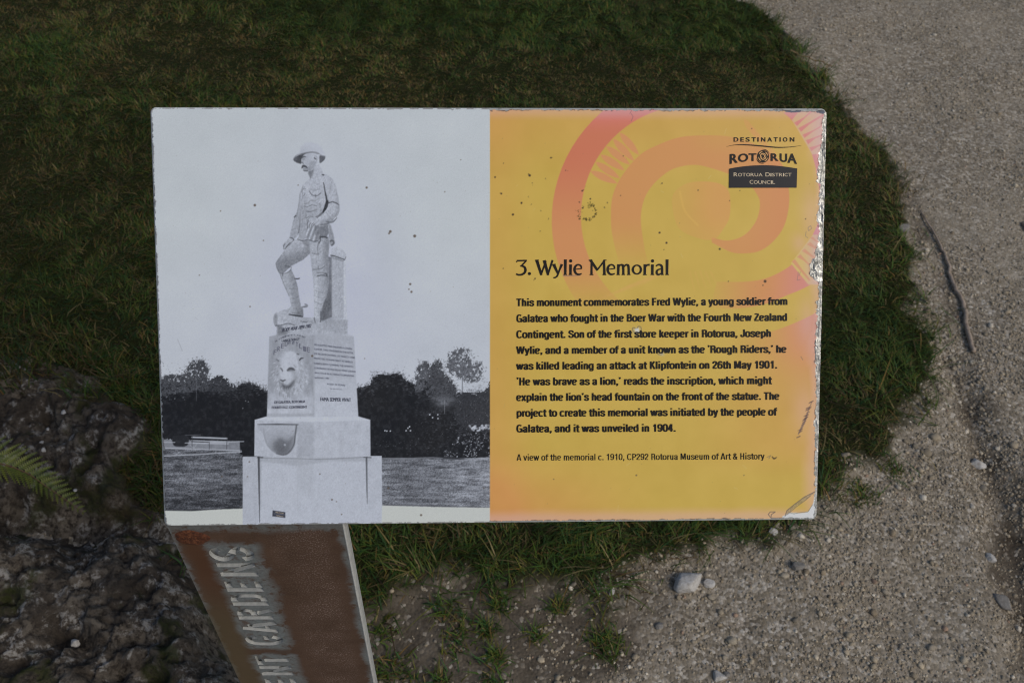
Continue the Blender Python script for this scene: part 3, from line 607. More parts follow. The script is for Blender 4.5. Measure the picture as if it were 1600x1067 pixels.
# neck, head, hat
oh = (440, 210); sh = 7.618
H = lambda P: T(P, oh, sh)
fill(H([(350, 430), (440, 340), (470, 400), (500, 470), (420, 520), (340, 540), (345, 480)]), cloth(.63, .02), 1.2)
fill(H([(318, 440), (365, 410), (385, 430), (372, 480), (348, 525), (330, 490)]), .43, 3, .9, 4)
fill(H([(240, 290), (262, 255), (310, 228), (380, 218), (435, 232), (460, 275), (456, 340), (425, 370), (390, 405), (355, 440), (300, 448), (268, 432), (272, 412), (246, 400), (244, 372), (258, 356), (232, 352), (240, 320)]), lambda X, Y: g3(.605 + .05 * sm(X, 478, 492) - .06 * sm(Y, 258, 268) + .03 * (fbm(X * .5, Y * .5) - .5)), .9)
fill(H([(345, 330), (390, 320), (400, 370), (350, 430), (300, 445), (320, 400)]), .52, 4, .6, 4)
for P, w_, v, a in (([(242, 285), (262, 270), (288, 272)], [2.0, 3.0, 1.5], .34, .85), ([(252, 300), (275, 298)], 1.3, .36, .7), ([(238, 335), (262, 350)], [1.6, 1], .33, .8), ([(244, 405), (258, 380), (285, 385), (308, 402)], [1.6, 3.2, 3, 1.2], .28, .9), ([(262, 428), (285, 438), (312, 434)], [1.6, 2.2, 1.4], .36, .85), ([(262, 410), (290, 415)], 1.2, .42, .8),
                    ([(392, 280), (400, 292), (412, 300)], [1.6, 2.2, 1.4], .28, .85), ([(395, 262), (420, 270), (420, 320), (400, 345)], .9, .48, .7), ([(455, 260), (457, 330)], 1.6, .40, .7)):
    stroke(H(P), A(w_), v, .9, a, 4)
fill(H([(215, 225), (232, 150), (285, 108), (350, 98), (425, 118), (480, 160), (510, 220), (522, 262), (500, 258), (462, 255), (430, 228), (380, 212), (310, 222), (240, 245), (150, 300), (142, 285), (170, 255)]), lambda X, Y: g3(.655 - .045 * sm(Y, 224, 240) * sm(X, 500, 470) + .02 * (fbm(X * .3, Y * .3) - .5)), 3.0, .9)
fill(H([(142, 300), (165, 272), (215, 248), (300, 225), (262, 252), (240, 285), (232, 355), (190, 345), (150, 322)]), lambda X, Y: g3(.36 - .08 * sm(X, 460, 470) + .04 * (fbm(X * .5, Y * .5) - .5)), 1.2)
fill(H([(458, 258), (490, 262), (520, 268), (515, 300), (488, 328), (456, 342)]), cloth(.36, .06), 1.2, 1, 3)
stroke(H([(142, 302), (170, 260), (230, 236), (300, 218), (370, 210), (430, 222), (470, 250), (520, 264)]), [1, 1, .8, .8, .8, 1, 1, 1], .43, 1.1, .8, 4)
stroke(H([(235, 240), (300, 226), (370, 218), (440, 236)]), [2.0, 1.6, 1.0], .38, 1.2, .8, 4)
# the retouched look of the old print: uneven tone and short hatching over the stone
_w = win([(378, 218), (600, 820)], 0); _X, _Y = _w[1], _w[2]
_mk = (np.abs(CV[_w[0]] - CV0[_w[0]]).max(2) > .012) * sm(_Y, 232, 262)
_hat = (fbm(_X * .55, _Y * .42, 3, .65) - .5) * .13 + (fbm(_X * 1.3 + _Y * .5, _Y * .55 - _X * .2, 2) - .5) * .09
_lum = CV[_w[0]].mean(2); _dk = np.clip(.66 - _lum, -.02, .5)
CV[_w[0]] += ((_hat * np.where(_Y < 520, 1.0, .45) - _dk * .10 * (_Y < 520)) * _mk)[..., None]
# soft grain and paper tone of the old print
_sl = (slice(0, CH), slice(0, int((766.5 - X0) * S_)))
_gr = np.random.default_rng(8).normal(0, .012, CV[_sl].shape[:2]).astype(np.float32)
CV[_sl] = np.clip(CV[_sl] + _gr[..., None], 0, 1)
# ---- the coloured half of the print --------------------------------------------
XS = 765.5
def yel(X, Y):
    n = (fbm(X * .03, Y * .03, 3) - .5) * .03
    o = .55 * sm(X, 850, 765) * (.5 + .5 * sm(Y, 400, 800)) + .75 * sm(Y, 690, 800) * sm(X, 1050, 780) + .35 * sm(Y, 300, 180) + .4 * sm(X, 1040, 1250) * sm(Y, 560, 640) * sm(Y, 760, 690)
    o = np.clip(o, 0, 1)[..., None]
    return (A([.675, .572, .262]) * (1 - o) + A([.700, .505, .280]) * o + n[..., None]).astype(np.float32)
fill([(XS, 150), (1310, 150), (1310, 840), (XS, 840)], yel, .8)
def put_if(P, col, alpha, f=1.0, cr=0):
    P = np.asarray(P, float); P = spline(P, cr, True) if cr else P
    w = win(P, 2)
    put(w[0], np.clip(sdf(w[1], w[2], P) / f + .5, 0, 1) * alpha(w[1], w[2]), col, w[1], w[2])
def arc(cx, cy, r, a0, a1, n=40): return [(cx + r * math.cos(math.radians(a)), cy + r * math.sin(math.radians(a))) for a in np.linspace(a0, a1, n)]
def bandcol(X, Y):
    t = sm(Y, 150, 215)[..., None]; t2 = sm(Y, 230, 380)[..., None]; r = (sm(X, 1190, 1265) * sm(Y, 620, 480))[..., None]
    c = A([.74, .42, .43]) * (1 - t) + A([.685, .40, .295]) * t
    c = c * (1 - t2) + A([.70, .482, .305]) * t2
    return (c * (1 - r * .8) + A([.745, .44, .45]) * r * .8).astype(np.float32)
# outer band, left arm
put_if(arc(1085, 345, 223, 280, 100) + arc(1080.5, 338, 173, 100, 280), bandcol, lambda X, Y: (1 - sm(Y, 390, 500)) * (1 - sm(X, 1030, 1120) * .7))
# everything outside the inner field on the right
IN = [(1080, 150), (1180, 150), (1224, 177), (1243.7, 198), (1263, 229), (1274.6, 262), (1279.5, 296), (1280, 330), (1272, 366), (1252, 397), (1232, 417), (1199, 434), (1165, 440), (1120, 440)]
INs = [tuple(p) for p in spline(IN, 6)]
LOW = [(1330, 408), (1262, 447), (1230, 461), (1195, 475), (1150, 482), (1110, 480)]
put_if(INs[12:] + [tuple(p) for p in spline(LOW, 6)][::-1] + [(1330, 150)], bandcol, lambda X, Y: np.where(Y > 380, sm(X, 1085, 1200), 1) * .95)
LOW2 = [(1330, 455), (1277, 487), (1240, 505), (1200, 519), (1150, 527), (1100, 530)]
put_if([tuple(p) for p in spline(LOW2, 6)] + [(1090, 680), (1330, 680)], bandcol, lambda X, Y: sm(X, 1110, 1260) * (1 - sm(Y, 540, 660)) * .75)
# pale teeth fanned across the band, upper right and lower right
for P in ([(1242, 178), (1252, 176), (1300, 150), (1270, 172), (1247, 196), (1239, 190)], ):
    pass
pale = lambda X, Y: (A([.78, .585, .43]) + .10 * A([.2, .1, .9]) * sm(X, 1245, 1290)[..., None]).astype(np.float32)
oc = (1180, 150); sc_ = 7.115
put_if(T([(405, 272), (470, 190), (640, 150), (800, 150), (800, 640), (632, 655)], oc, sc_), pale, lambda X, Y: .95 + 0 * X)
for P in ([(360, 190), (470, 188), (405, 272)], [(430, 302), (462, 338), (560, 240), (655, 158), (625, 160), (540, 240)], [(478, 362), (506, 402), (600, 320), (760, 222), (750, 205), (600, 295)], [(523, 434), (545, 470), (640, 400), (765, 330), (755, 318), (640, 385)],
          [(560, 496), (585, 542), (660, 480), (765, 435), (755, 425), (650, 465)], [(598, 575), (622, 616), (690, 570), (765, 540), (755, 525), (680, 555)], [(630, 655), (735, 640), (760, 640), (760, 1000), (700, 1000), (670, 800)]):
    fill(T(P, oc, sc_), bandcol, .9, .95)
od = (1210, 280); sd_ = 5.93
put_if(T([(355, 515), (420, 515), (470, 560), (470, 980), (310, 975), (150, 780)], od, sd_), lambda X, Y: (A([.745, .62, .36]) + A([.04, -.03, .15]) * sm(X, 1245, 1285)[..., None]).astype(np.float32), lambda X, Y: .95 + 0 * X)
for P in ([(328, 545), (350, 533), (412, 585), (400, 592)], [(298, 605), (328, 583), (395, 640), (420, 660), (380, 650)], [(250, 665), (278, 645), (330, 690), (420, 760), (400, 762), (310, 700)], [(207, 722), (238, 695), (290, 755), (345, 805), (335, 815), (270, 755)],
          [(158, 762), (188, 742), (250, 830), (330, 930), (320, 945), (230, 840)]):
    fill(T(P, od, sd_), (.74, .49, .36), .9, .9)
fill(T([(410, 400), (440, 430), (425, 515), (352, 515)], od, sd_), (.745, .43, .46), .8)
# second band winding into the centre
Bo = [(975, 440), (967, 410), (957, 370), (954.5, 341), (957, 307), (971, 276), (999, 243), (1030, 226), (1062, 215), (1100, 212), (1140, 214), (1180, 226), (1208, 243), (1224, 262), (1232, 296), (1232, 324), (1224, 355), (1207, 378), (1187, 392), (1165, 396), (1142, 394), (1112, 379)]
Bi = [(1019, 440), (1012, 410), (1006, 383), (1001, 341), (1007, 310), (1021, 288), (1040, 271), (1058, 262), (1086, 258), (1114, 264), (1145, 275), (1170, 289), (1183, 305), (1187, 319), (1183, 341), (1170, 361), (1154, 372), (1134, 376), (1112, 371)]
put_if([tuple(p) for p in spline(Bo, 5)] + [tuple(p) for p in spline(Bi, 5)][::-1], lambda X, Y: (A([.70, .482, .30]) + A([.0, -.03, .0]) * sm(X, 1150, 1230)[..., None]).astype(np.float32),
       lambda X, Y: np.where(X < 1040, 1 - sm(Y, 330, 440), 1) * (.85 - .25 * sm(X, 1060, 1120) * sm(Y, 250, 215)))
put_if([(1050, 319), (1055, 299), (1075, 286), (1103, 284), (1126, 288), (1138, 299), (1141, 319), (1139, 341), (1131, 356), (1116, 374), (1090, 372), (1060, 356)], (.72, .52, .30), lambda X, Y: .30 + .5 * sm(X, 1055, 1125) * (1 - .6 * sm(Y, 330, 375)), 1.2, 4)
stroke([(1062, 300), (1070, 330), (1090, 352)], 2, (.74, .60, .30), 3, .6, 4)
# lenses between the two bands
ob = (760, 150); sb = 3.557
def lens(p, q, wd, a=.95):
    p = A(p, float); q = A(q, float); d = q - p; n = A([-d[1], d[0]]) / np.hypot(*d)
    t = np.linspace(0, 1, 9); w = np.sin(np.pi * t ** .9) ** .8 * wd / 2
    up = [tuple(p + d * k + n * z) for k, z in zip(t, w)]; dn = [tuple(p + d * k - n * z) for k, z in zip(t, w)][::-1]
    fill(T(up + dn, ob, sb), (.74, .49, .32), .9, a)
for p, q in (((740, 205), (848, 330)), ((703, 240), (822, 365)), ((664, 280), (800, 385)), ((633, 328), (768, 415)), ((606, 368), (742, 460)), ((577, 418), (728, 488))): lens(p, q, 40)
for k in range(5): lens((1430 + k * 36, 130 + k * 38), (1500 + k * 30, 230 + k * 40), 34, .28)
for k in range(6): stroke([(930 + k * 13, 470 - k * 4), (985 + k * 12, 446 - k * 5)], [1, 5, 2], (.72, .56, .32), 2, .25)
for k in range(5): stroke([(1085 + k * 9, 455 - k * 2), (1078 + k * 8, 425)], [1, 3, 1], (.72, .56, .32), 2, .2)
# fading along the edges: the ink has bleached to pink
def bleach(X, Y):
    u, v = pst(X, Y); return (PW - u) / .00052, v / .00052, (PHT - v) / .00052
_c0 = int((XS - X0) * S_); _Xr, _Yr = np.meshgrid((np.arange(_c0, CW) + .5) / S_ + X0, (np.arange(0, CH) + .5) / S_ + Y0)
_dr, _dt, _db = bleach(_Xr, _Yr); _nz = fbm(_Xr * .03, _Yr * .03, 3)
_gl = 1 - sm(_dr, 3, 22 + 22 * _nz)
for gx_, gy_, rx_, ry_ in ((1268, 340, 18, 60), (1258, 640, 22, 45), (1250, 380, 14, 18), (1262, 500, 16, 40)): _gl = np.maximum(_gl, .75 * np.exp(-((_Xr - gx_) / rx_) ** 2 - ((_Yr - gy_) / ry_) ** 2))
_gl = np.maximum(_gl, .9 * (1 - sm(_dt, 3, 22))); _gl = np.maximum(_gl, 1 - sm(_db, 6, 24 + 5 * _nz))
_m = np.clip(_gl * .86, 0, 1)[..., None]; _reg = CV[:, _c0:]
CV[:, _c0:] = _reg * (1 - _m) + (_reg * .40 + A([.745, .580, .585]) * .60) * _m
# specks of lichen and dirt, scratches
DK = (.17, .13, .09)
for x, y, r in ((240, 443, 2.3), (358, 345, 1.4), (48, 452, 1.5), (83, 544, 1.6), (195, 595, 1.8), (147, 660, 2), (95, 375, .9), (532, 528, 1.5), (577, 573, 1.4), (535, 623, 1.5), (516, 590, 1.2), (962, 760, 1.8), (1000, 817, 1.9), (270, 1015, 1.4), (93, 960, 1),
                (250, 603, .8), (303, 640, .8), (345, 682, .9), (328, 460, .8), (672, 595, 1.1), (655, 620, 1.2), (745, 555, .9), (975, 487, 1.1), (440, 415, 1), (255, 485, .9), (298, 752, .8), (233, 560, .7), (985, 855, .8), (760, 335, 1)):
    a_ = .9 if r > 1.2 else .65; dot(ob[0] + x / sb, ob[1] + y / sb, r * .8, DK, 1.2, a_); dot(ob[0] + x / sb + rng.normal(0, 1.2), ob[1] + y / sb + rng.normal(0, 1.2), r * .5, DK, 1, a_ * .6)
o7 = (1030, 150)
for x, y, r in ((335, 851, 1.8), (587, 1030, 2.6), (575, 1052, 1), (215, 525, 1.1), (812, 684, 1), (390, 583, .8), (513, 183, .9), (447, 527, .8), (383, 1030, .9), (15, 486, .9)): dot(o7[0] + x / sb, o7[1] + y / sb, r * .85, DK, 1.2, .85)
for x, y, r in ((398.5, 321, 1.9), (573, 293.5, 1.6), (610, 362, 2), (608, 365, 1.3), (648, 369, 2.2), (641, 444, 1.7), (643, 456, 1.6), (639, 452, 1), (1162, 742, .8), (994, 742, 1.2), (865, 748, .8), (1104, 600, .8), (960, 640, .7), (658, 804, 1.6), (534, 803, .9), (519, 780, 1.3), (526, 783, .8), (607, 762, 1.6), (756, 762, .9), (500, 740, 1),
                (391, 479, 1), (466, 289.6, .8), (412, 376, .9), (345, 330, .9), (312, 430, .8), (695, 300, .8), (720, 250, .7), (570, 560, .7), (390, 721, 1), (387, 744, .8), (347, 744, 1.2), (488, 556, 1.6)):
    dot(x, y, r, (.26, .22, .18), 1.2, .85); dot(x + .3, y + .2, r * .45, (.45, .43, .42), .8, .4)
for _ in range(150):
    x, y = rng.uniform(245, 1270), rng.uniform(180, 805); dot(x, y, rng.uniform(.25, .6), (.32, .29, .25), .9, rng.uniform(.15, .55))
for _ in range(60):
    x, y = rng.uniform(245, 1270), rng.uniform(180, 805); a_ = rng.uniform(0, 6.28); l_ = rng.uniform(2, 9); stroke([(x, y), (x + l_ * math.cos(a_), y + l_ * math.sin(a_))], rng.uniform(.3, .7), rng.choice([.40, .8]), .9, rng.uniform(.1, .3))
for k in range(70):            # dried ring
    a_ = rng.uniform(-1.2, 3.3); rr = 12.5 + rng.normal(0, 1.0) + (3 if a_ > 2.2 else 0)
    dot(918.5 + rr * math.cos(a_), 331 + rr * math.sin(a_), rng.uniform(.4, 1.1), (.24, .20, .06), .8, .75)
for k in range(30): dot(922 + rng.normal(0, 2.4), 322 + rng.normal(0, 3), rng.uniform(.4, 1.1), (.30, .26, .08), .8, .6)
for k in range(14): dot(905 + rng.normal(0, 2.2), 328 + rng.normal(0, 3), rng.uniform(.4, .8), (.45, .27, .15), .8, .6)
puff(995, 517, 9, 7, .66, .55)
GRIT = (.30, .27, .27)
stroke([(994, 522), (989, 517), (988, 513), (991, 512), (994, 515), (997, 510), (1001, 511), (1001, 517), (994, 523), (999, 526)], 1.0, GRIT, .8, .9, 4); fill([(991, 514), (998, 512), (999, 518), (994, 521)], (.72, .72, .70), 1, .8)
stroke([(1030, 552), (1029, 547), (1034, 545), (1036, 549), (1033, 554), (1027, 553)], .9, GRIT, .8, .9, 4); puff(1034, 553, 6, 5, .62, .5)
stroke([(1247, 678), (1252, 668), (1258, 655), (1263, 640), (1268, 628)], [1.2, 3.0, 2.6, 1.4, .8], (.36, .30, .30), 1.6, .75)
for k in range(26):
    t = rng.random(); x, y = 1247 + 21 * t, 680 - 52 * t + rng.normal(0, 3); stroke([(x - 3, y + 1.5), (x + 2.5, y - 1)], .7, (.26, .2, .2), .8, .8)
stroke([(1198, 714), (1204, 711), (1201, 716)], .8, GRIT, .9, .7); stroke([(1206, 713), (1209, 716), (1213, 714)], [1.2, 2.4, 1], DK, 1, .85, 4)
stroke([(1251, 557), (1254, 562)], .7, GRIT, .8, .8)
for P in ([(1262, 356), (1266, 353), (1268, 357), (1263, 361), (1262, 356)], [(1259, 362), (1258, 369), (1262, 372)], [(1247, 425), (1245, 438), (1250, 437)], [(1250, 425), (1248, 431)]): stroke(P, .7, (.42, .36, .36), .8, .8)
stroke([(880, 431), (890, 431.5), (907, 430)], .9, (.35, .3, .35), .8, .8)
for P in ([(963, 174), (972, 168)], [(984, 178), (988, 171), (992, 168)], [(986, 190), (989, 183), (986, 178)]): stroke(P, .8, (.45, .3, .35), .8, .8)
# creased lower corner
fill([(1222, 806), (1232, 800), (1248, 801), (1262, 799), (1270, 786), (1272, 776), (1283, 770), (1283, 815), (1222, 815)], (.70, .72, .715), 1, 1, 0, 1.2, .3)
stroke([(1232, 800), (1240, 802), (1250, 800), (1262, 799), (1269, 788)], .8, (.35, .32, .27), .8, .8)
fill([(1226, 806), (1229, 797), (1240, 788), (1256, 776), (1273, 767), (1270, 771), (1258, 781), (1244, 790), (1236, 797)], lambda X, Y: (A([.46, .42, .34]) * (.7 + .7 * fbm(X * .6, Y * .6)[..., None])).astype(np.float32), .8, .65, 0, .8, .5)
stroke([(1226, 806), (1229, 797), (1240, 788), (1256, 776), (1274, 767)], .9, (.28, .24, .26), .8, .85); stroke([(1230, 803), (1244, 791), (1258, 781), (1266, 774)], .8, (.3, .26, .26), .8, .7)
stroke([(1203, 807), (1200, 803), (1203, 799), (1211, 799), (1205, 803), (1204, 810)], 1, (.27, .24, .25), .8, .85)
# slate-coloured worn strip, upper corner
SLT = [(1205, 163), (1300, 163), (1300, 180), (1289, 179), (1276, 177), (1270, 172), (1262, 174), (1246, 176), (1228, 176), (1222, 172), (1210, 173)]
fill(SLT, lambda X, Y: (A([.25, .28, .335]) * (.75 + .5 * fbm(X * .5, Y * .9, 3)[..., None])).astype(np.float32), 1, .95, 0, 1.2, .35)

# ---- where the print has come away from the plate -----------------------------------
_yb = A([165, 178, 184, 200, 215, 232, 241, 252, 270, 284, 289, 300, 318, 327, 340, 349, 356, 370, 380, 388, 396, 402, 408, 416, 428, 437, 441, 458, 466, 472, 500, 518, 528, 548, 556, 566, 590, 620, 650, 662, 676, 700, 740, 775, 790, 812], float)
_wb = A([2, 2, 5, 6, 5, 7, 11, 10, 11, 12, 6, 6, 9, 8, 12, 9, 6, 7, 8, 9, 13, 12, 17, 20, 19, 12, 6, 4, 4, 7.5, 6, 7, 7.5, 9, 8, 8, 4.5, 4, 5, 6.5, 5, 4.5, 4, 3.5, 3, 3], float)
STEP = .0005; NU = int(PW / STEP) + 1; NV = int(PHT / STEP) + 1
uu, vv = np.meshgrid(np.linspace(0, PW, NU), np.linspace(0, PHT, NV)); PXX, PYY = pix(uu, vv)
PXX = PXX.astype(np.float32); PYY = PYY.astype(np.float32)
eR = (PW - uu) / .00052; eL = uu / .00052; eT = vv / .00052; eB = (PHT - vv) / .00052
_j = lambda fx, fy, k: (fbm(PXX * fx + k, PYY * fy, 3, .6) - .5)
right = PXX > XS
bare = np.minimum.reduce([
    eR - np.interp(PYY, _yb, _wb) - 5 * _j(.09, .18, 3) - 2.5 * _j(.4, .4, 5),
    eL - 1.6 - 5 * np.clip(_j(.2, .2, 9), 0, 1) - 3.0 * sm(PYY, 590, 640) * _j(.2, .15, 1) * 2,
    eT - np.where(right, 2.8, .7) - np.where(right, 5.0, 5.5 * (fbm(PXX * .03, PYY * 0, 2) > .52)) * _j(.12, .12, 2),
    eB - np.where(right, 2.0, .6) - np.where(right, 3.5, 3.0) * _j(.12, .12, 7)])
CR = .0045                      # rounded corners
qx = np.maximum(np.abs(uu - PW / 2) - (PW / 2 - CR), 0); qy = np.maximum(np.abs(vv - PHT / 2) - (PHT / 2 - CR), 0)
corner = (CR - np.hypot(qx, qy)) / .00052
bare = np.minimum(bare, corner - .6)
ci = np.clip((PXX - X0) * S_ - .5, 0, CW - 2); cj = np.clip((PYY - Y0) * S_ - .5, 0, CH - 2)
i0 = ci.astype(int); j0 = cj.astype(int); fu = (ci - i0)[..., None]; fv = (cj - j0)[..., None]
COLR = (CV[j0, i0] * (1 - fu) + CV[j0, i0 + 1] * fu) * (1 - fv) + (CV[j0 + 1, i0] * (1 - fu) + CV[j0 + 1, i0 + 1] * fu) * fv
_dkm = (np.exp(-((bare - .8) / .8) ** 2) * sm(fbm(PXX * .11 + 3, PYY * .11, 4, .7), .44, .56) * np.where(right, .75, .65))[..., None]
COLR = COLR * (1 - _dkm) + A([.22, .20, .20]) * _dkm
INK = .53                                        # how bright white paper looks in the photograph's light
ALB = np.clip(s2l(COLR) / INK, .004, .86)
HGT = .0007 + .0005 * np.exp(-(bare / 2.2) ** 2) * _j(.2, .2, 4) * (eR < 26) * 2.2
nm = NM('printed_laminate', rough=.42, spec=.28); nm.base(nm.attr('ink'))
_no = nm.noise(nm.obj(), 900, 2); nm.rough(nm.ramp(nm.noise(nm.obj(), 30, 5), [(.3, .33), (.7, .5)])); nm.bump(_no, .12, .0002)
root = bpy.data.objects.new('information_sign', None); COL.objects.link(root)
tag(root, 'weathered information sign with old statue photograph and yellow text panel on rusty steel post', 'sign')
_b = PC[3]; root.location = (float(_b[0]) + .07, float(_b[1]), 0.0)
RL = A(root.location)
def pface(name, sel, parent):
    V = pworld(uu, vv, HGT) - RL
    fc = grid_faces(NU, NV); ok = (bare > 0).ravel() & sel.ravel()
    fc = fc[ok[fc].all(1)]; us = np.unique(fc); rm = np.full(NU * NV, -1); rm[us] = np.arange(len(us))
    return mesh_np(name, V.reshape(-1, 3)[us], rm[fc][:, ::-1], nm.m, parent, smooth=True, attrs={'ink': ALB.reshape(-1, 3)[us]})
us_ = (pst(764, 170)[0] + pst(768, 811)[0]) / 2
photo = pface('photograph', uu <= us_ + STEP * .6, root); photo['label'] = 'old black and white photograph of a soldier statue on a pedestal'
panel = pface('text_panel', uu >= us_ - STEP * .4, root); panel['label'] = 'yellow and orange panel with spiral pattern, heading and paragraph'
# the plate under the print
def rrect(x0, y0, x1, y1, r, n=6):
    P = []
    for cx, cy, a in ((x1 - r, y1 - r, 0), (x0 + r, y1 - r, 90), (x0 + r, y0 + r, 180), (x1 - r, y0 + r, 270)):
        P += [(cx + r * math.cos(math.radians(a + 90 * k / n)), cy + r * math.sin(math.radians(a + 90 * k / n))) for k in range(n + 1)]
    return P
am = NM('bare_aluminium', rough=.42, metal=.85, color=(.62, .62, .60))
an_ = am.noise(am.obj(), 160, 5, .7); am.base(am.ramp(an_, [(.3, (.10, .10, .09)), (.5, (.34, .34, .32)), (.75, (.60, .60, .58))])); am.rough(am.ramp(am.noise(am.obj(), 300, 3), [(.3, .25), (.7, .6)])); am.bump(an_, .6, .001)
wm = NM('white_primer', rough=.6, color=(.5, .52, .51)); wn = wm.noise(wm.obj(), 200, 4, .7); wm.base(wm.ramp(wn, [(.32, (.25, .25, .24)), (.45, (.46, .48, .47)), (1, (.56, .58, .57))]))
pr = rrect(0, 0, PW, PHT, CR); n_ = len(pr); pu, pv = A(pr).T
Vp = np.concatenate([pworld(pu, pv, 0.0), pworld(pu, pv, -.003)]) - RL
sidef = np.array([[k, (k + 1) % n_, n_ + (k + 1) % n_, n_ + k] for k in range(n_)])
plate = mesh_np('plate', Vp, [np.arange(n_)[None, :][:, ::-1], (np.arange(n_) + n_)[None, :], sidef], wm.m, root)
# crumpled bare strip along the right edge
nu2, nv2 = 60, NV
u2, v2 = np.meshgrid(np.linspace(PW - .0155, PW + .0002, nu2), np.linspace(.003, PHT - .004, nv2))
x2, y2 = pix(u2, v2); e2 = (PW - u2) / .00052
w2 = np.interp(y2, _yb, _wb)
h2 = .00015 + .0012 * (fbm(x2 * .12, y2 * .10, 4, .6) - .35).clip(0, 1) * sm(w2, 3, 9) * (e2 < w2 + 5) + .0007 * (fbm(x2 * .35, y2 * .05, 3) - .4).clip(0, 1) * sm(w2, 3, 8)
h2 = h2 - .0006 * sm(e2, w2 + 2, w2 + 6)
strip = mesh_np('peeled_edge', (pworld(u2, v2, h2) - RL).reshape(-1, 3), grid_faces(nu2, nv2)[:, ::-1], am.m, root, smooth=True)
strip['label'] = 'bare crumpled metal edge where the print has peeled away'

# ------------------------------------------------------------------ lettering: outlines flattened to meshes and laid on the print
_fc = {}
def glyphs(s, track=0.0, off=0.0):
    c = bpy.data.curves.new('t', 'FONT'); c.body = s; c.size = 1; c.space_character = 1 + track; c.offset = off; c.resolution_u = 6; c.fill_mode = 'FRONT'
    o = bpy.data.objects.new('t', c); me = bpy.data.meshes.new_from_object(o)
    V = np.array([v.co[:2] for v in me.vertices]); Fc = [list(p.vertices) for p in me.polygons]
    bpy.data.objects.remove(o); bpy.data.curves.remove(c); bpy.data.meshes.remove(me); return V, Fc
class Ink:
    def __init__(s): s.V = []; s.F = []; s.M = []; s.n = 0
    def add(s, px, fc, h, m=0):
        V = P3(px[:, 0], px[:, 1], h) - RL; s.V.append(V); s.F += [[i + s.n for i in f] for f in fc]; s.M += [m] * len(fc); s.n += len(V)
    def build(s, name, mats, parent):
        me = bpy.data.meshes.new(name); me.from_pydata(np.concatenate(s.V).tolist(), [], s.F)
        for m in mats: me.materials.append(m)
        me.polygons.foreach_set('material_index', s.M); me.update(); return link(bpy.data.objects.new(name, me), parent)
    def poly(s, P, h, m=0, cr=0):
        P = np.asarray(P, float); s.add(P, [list(range(len(P)))], h, m)
    def line(s, P, wd, h, m=0, cr=0, cap=True):
        P = np.asarray(P, float); wd = np.atleast_1d(np.asarray(wd, float))
        k = len(P)
        if cr and k > 2:
            wd = np.interp(np.linspace(0, 1, (k - 1) * cr + 1), np.linspace(0, 1, len(wd)), wd) if len(wd) > 1 else np.full((k - 1) * cr + 1, wd[0]); P = spline(P, cr)
        if len(wd) < len(P): wd = np.interp(np.linspace(0, 1, len(P)), np.linspace(0, 1, len(wd)), wd)
        d = np.gradient(P, axis=0); d /= np.linalg.norm(d, axis=1)[:, None] + 1e-9; nrm = np.stack([-d[:, 1], d[:, 0]], 1) * wd[:, None] / 2
        V = np.concatenate([P + nrm, P - nrm]); n = len(P); s.add(V, [[i, i + 1, n + i + 1, n + i] for i in range(n - 1)], h, m)
HB = .0011; EPS = .000012
def textline(ink, s, xl, xr, yl, yr, capk, bold=0.0, off=.0, m=0, h=HB, shear=0):
    """one line from (xl,yl) to (xr,yr) on its baseline, capitals capk pixels tall."""
    V, Fc = glyphs(s, 0, off); w = V[:, 0].max() - V[:, 0].min(); x0 = V[:, 0].min(); ch = .729
    for k, sh in enumerate((-.5, .5) if bold else (0,)):
        t = (V[:, 0] - x0) / w; y = V[:, 1] / ch * capk
        px = np.stack([xl + bold / 2 + (xr - xl - bold) * t + sh * bold + y * shear, yl + (yr - yl) * t - y], 1)
        ink.add(px, Fc, h + EPS * k, m)

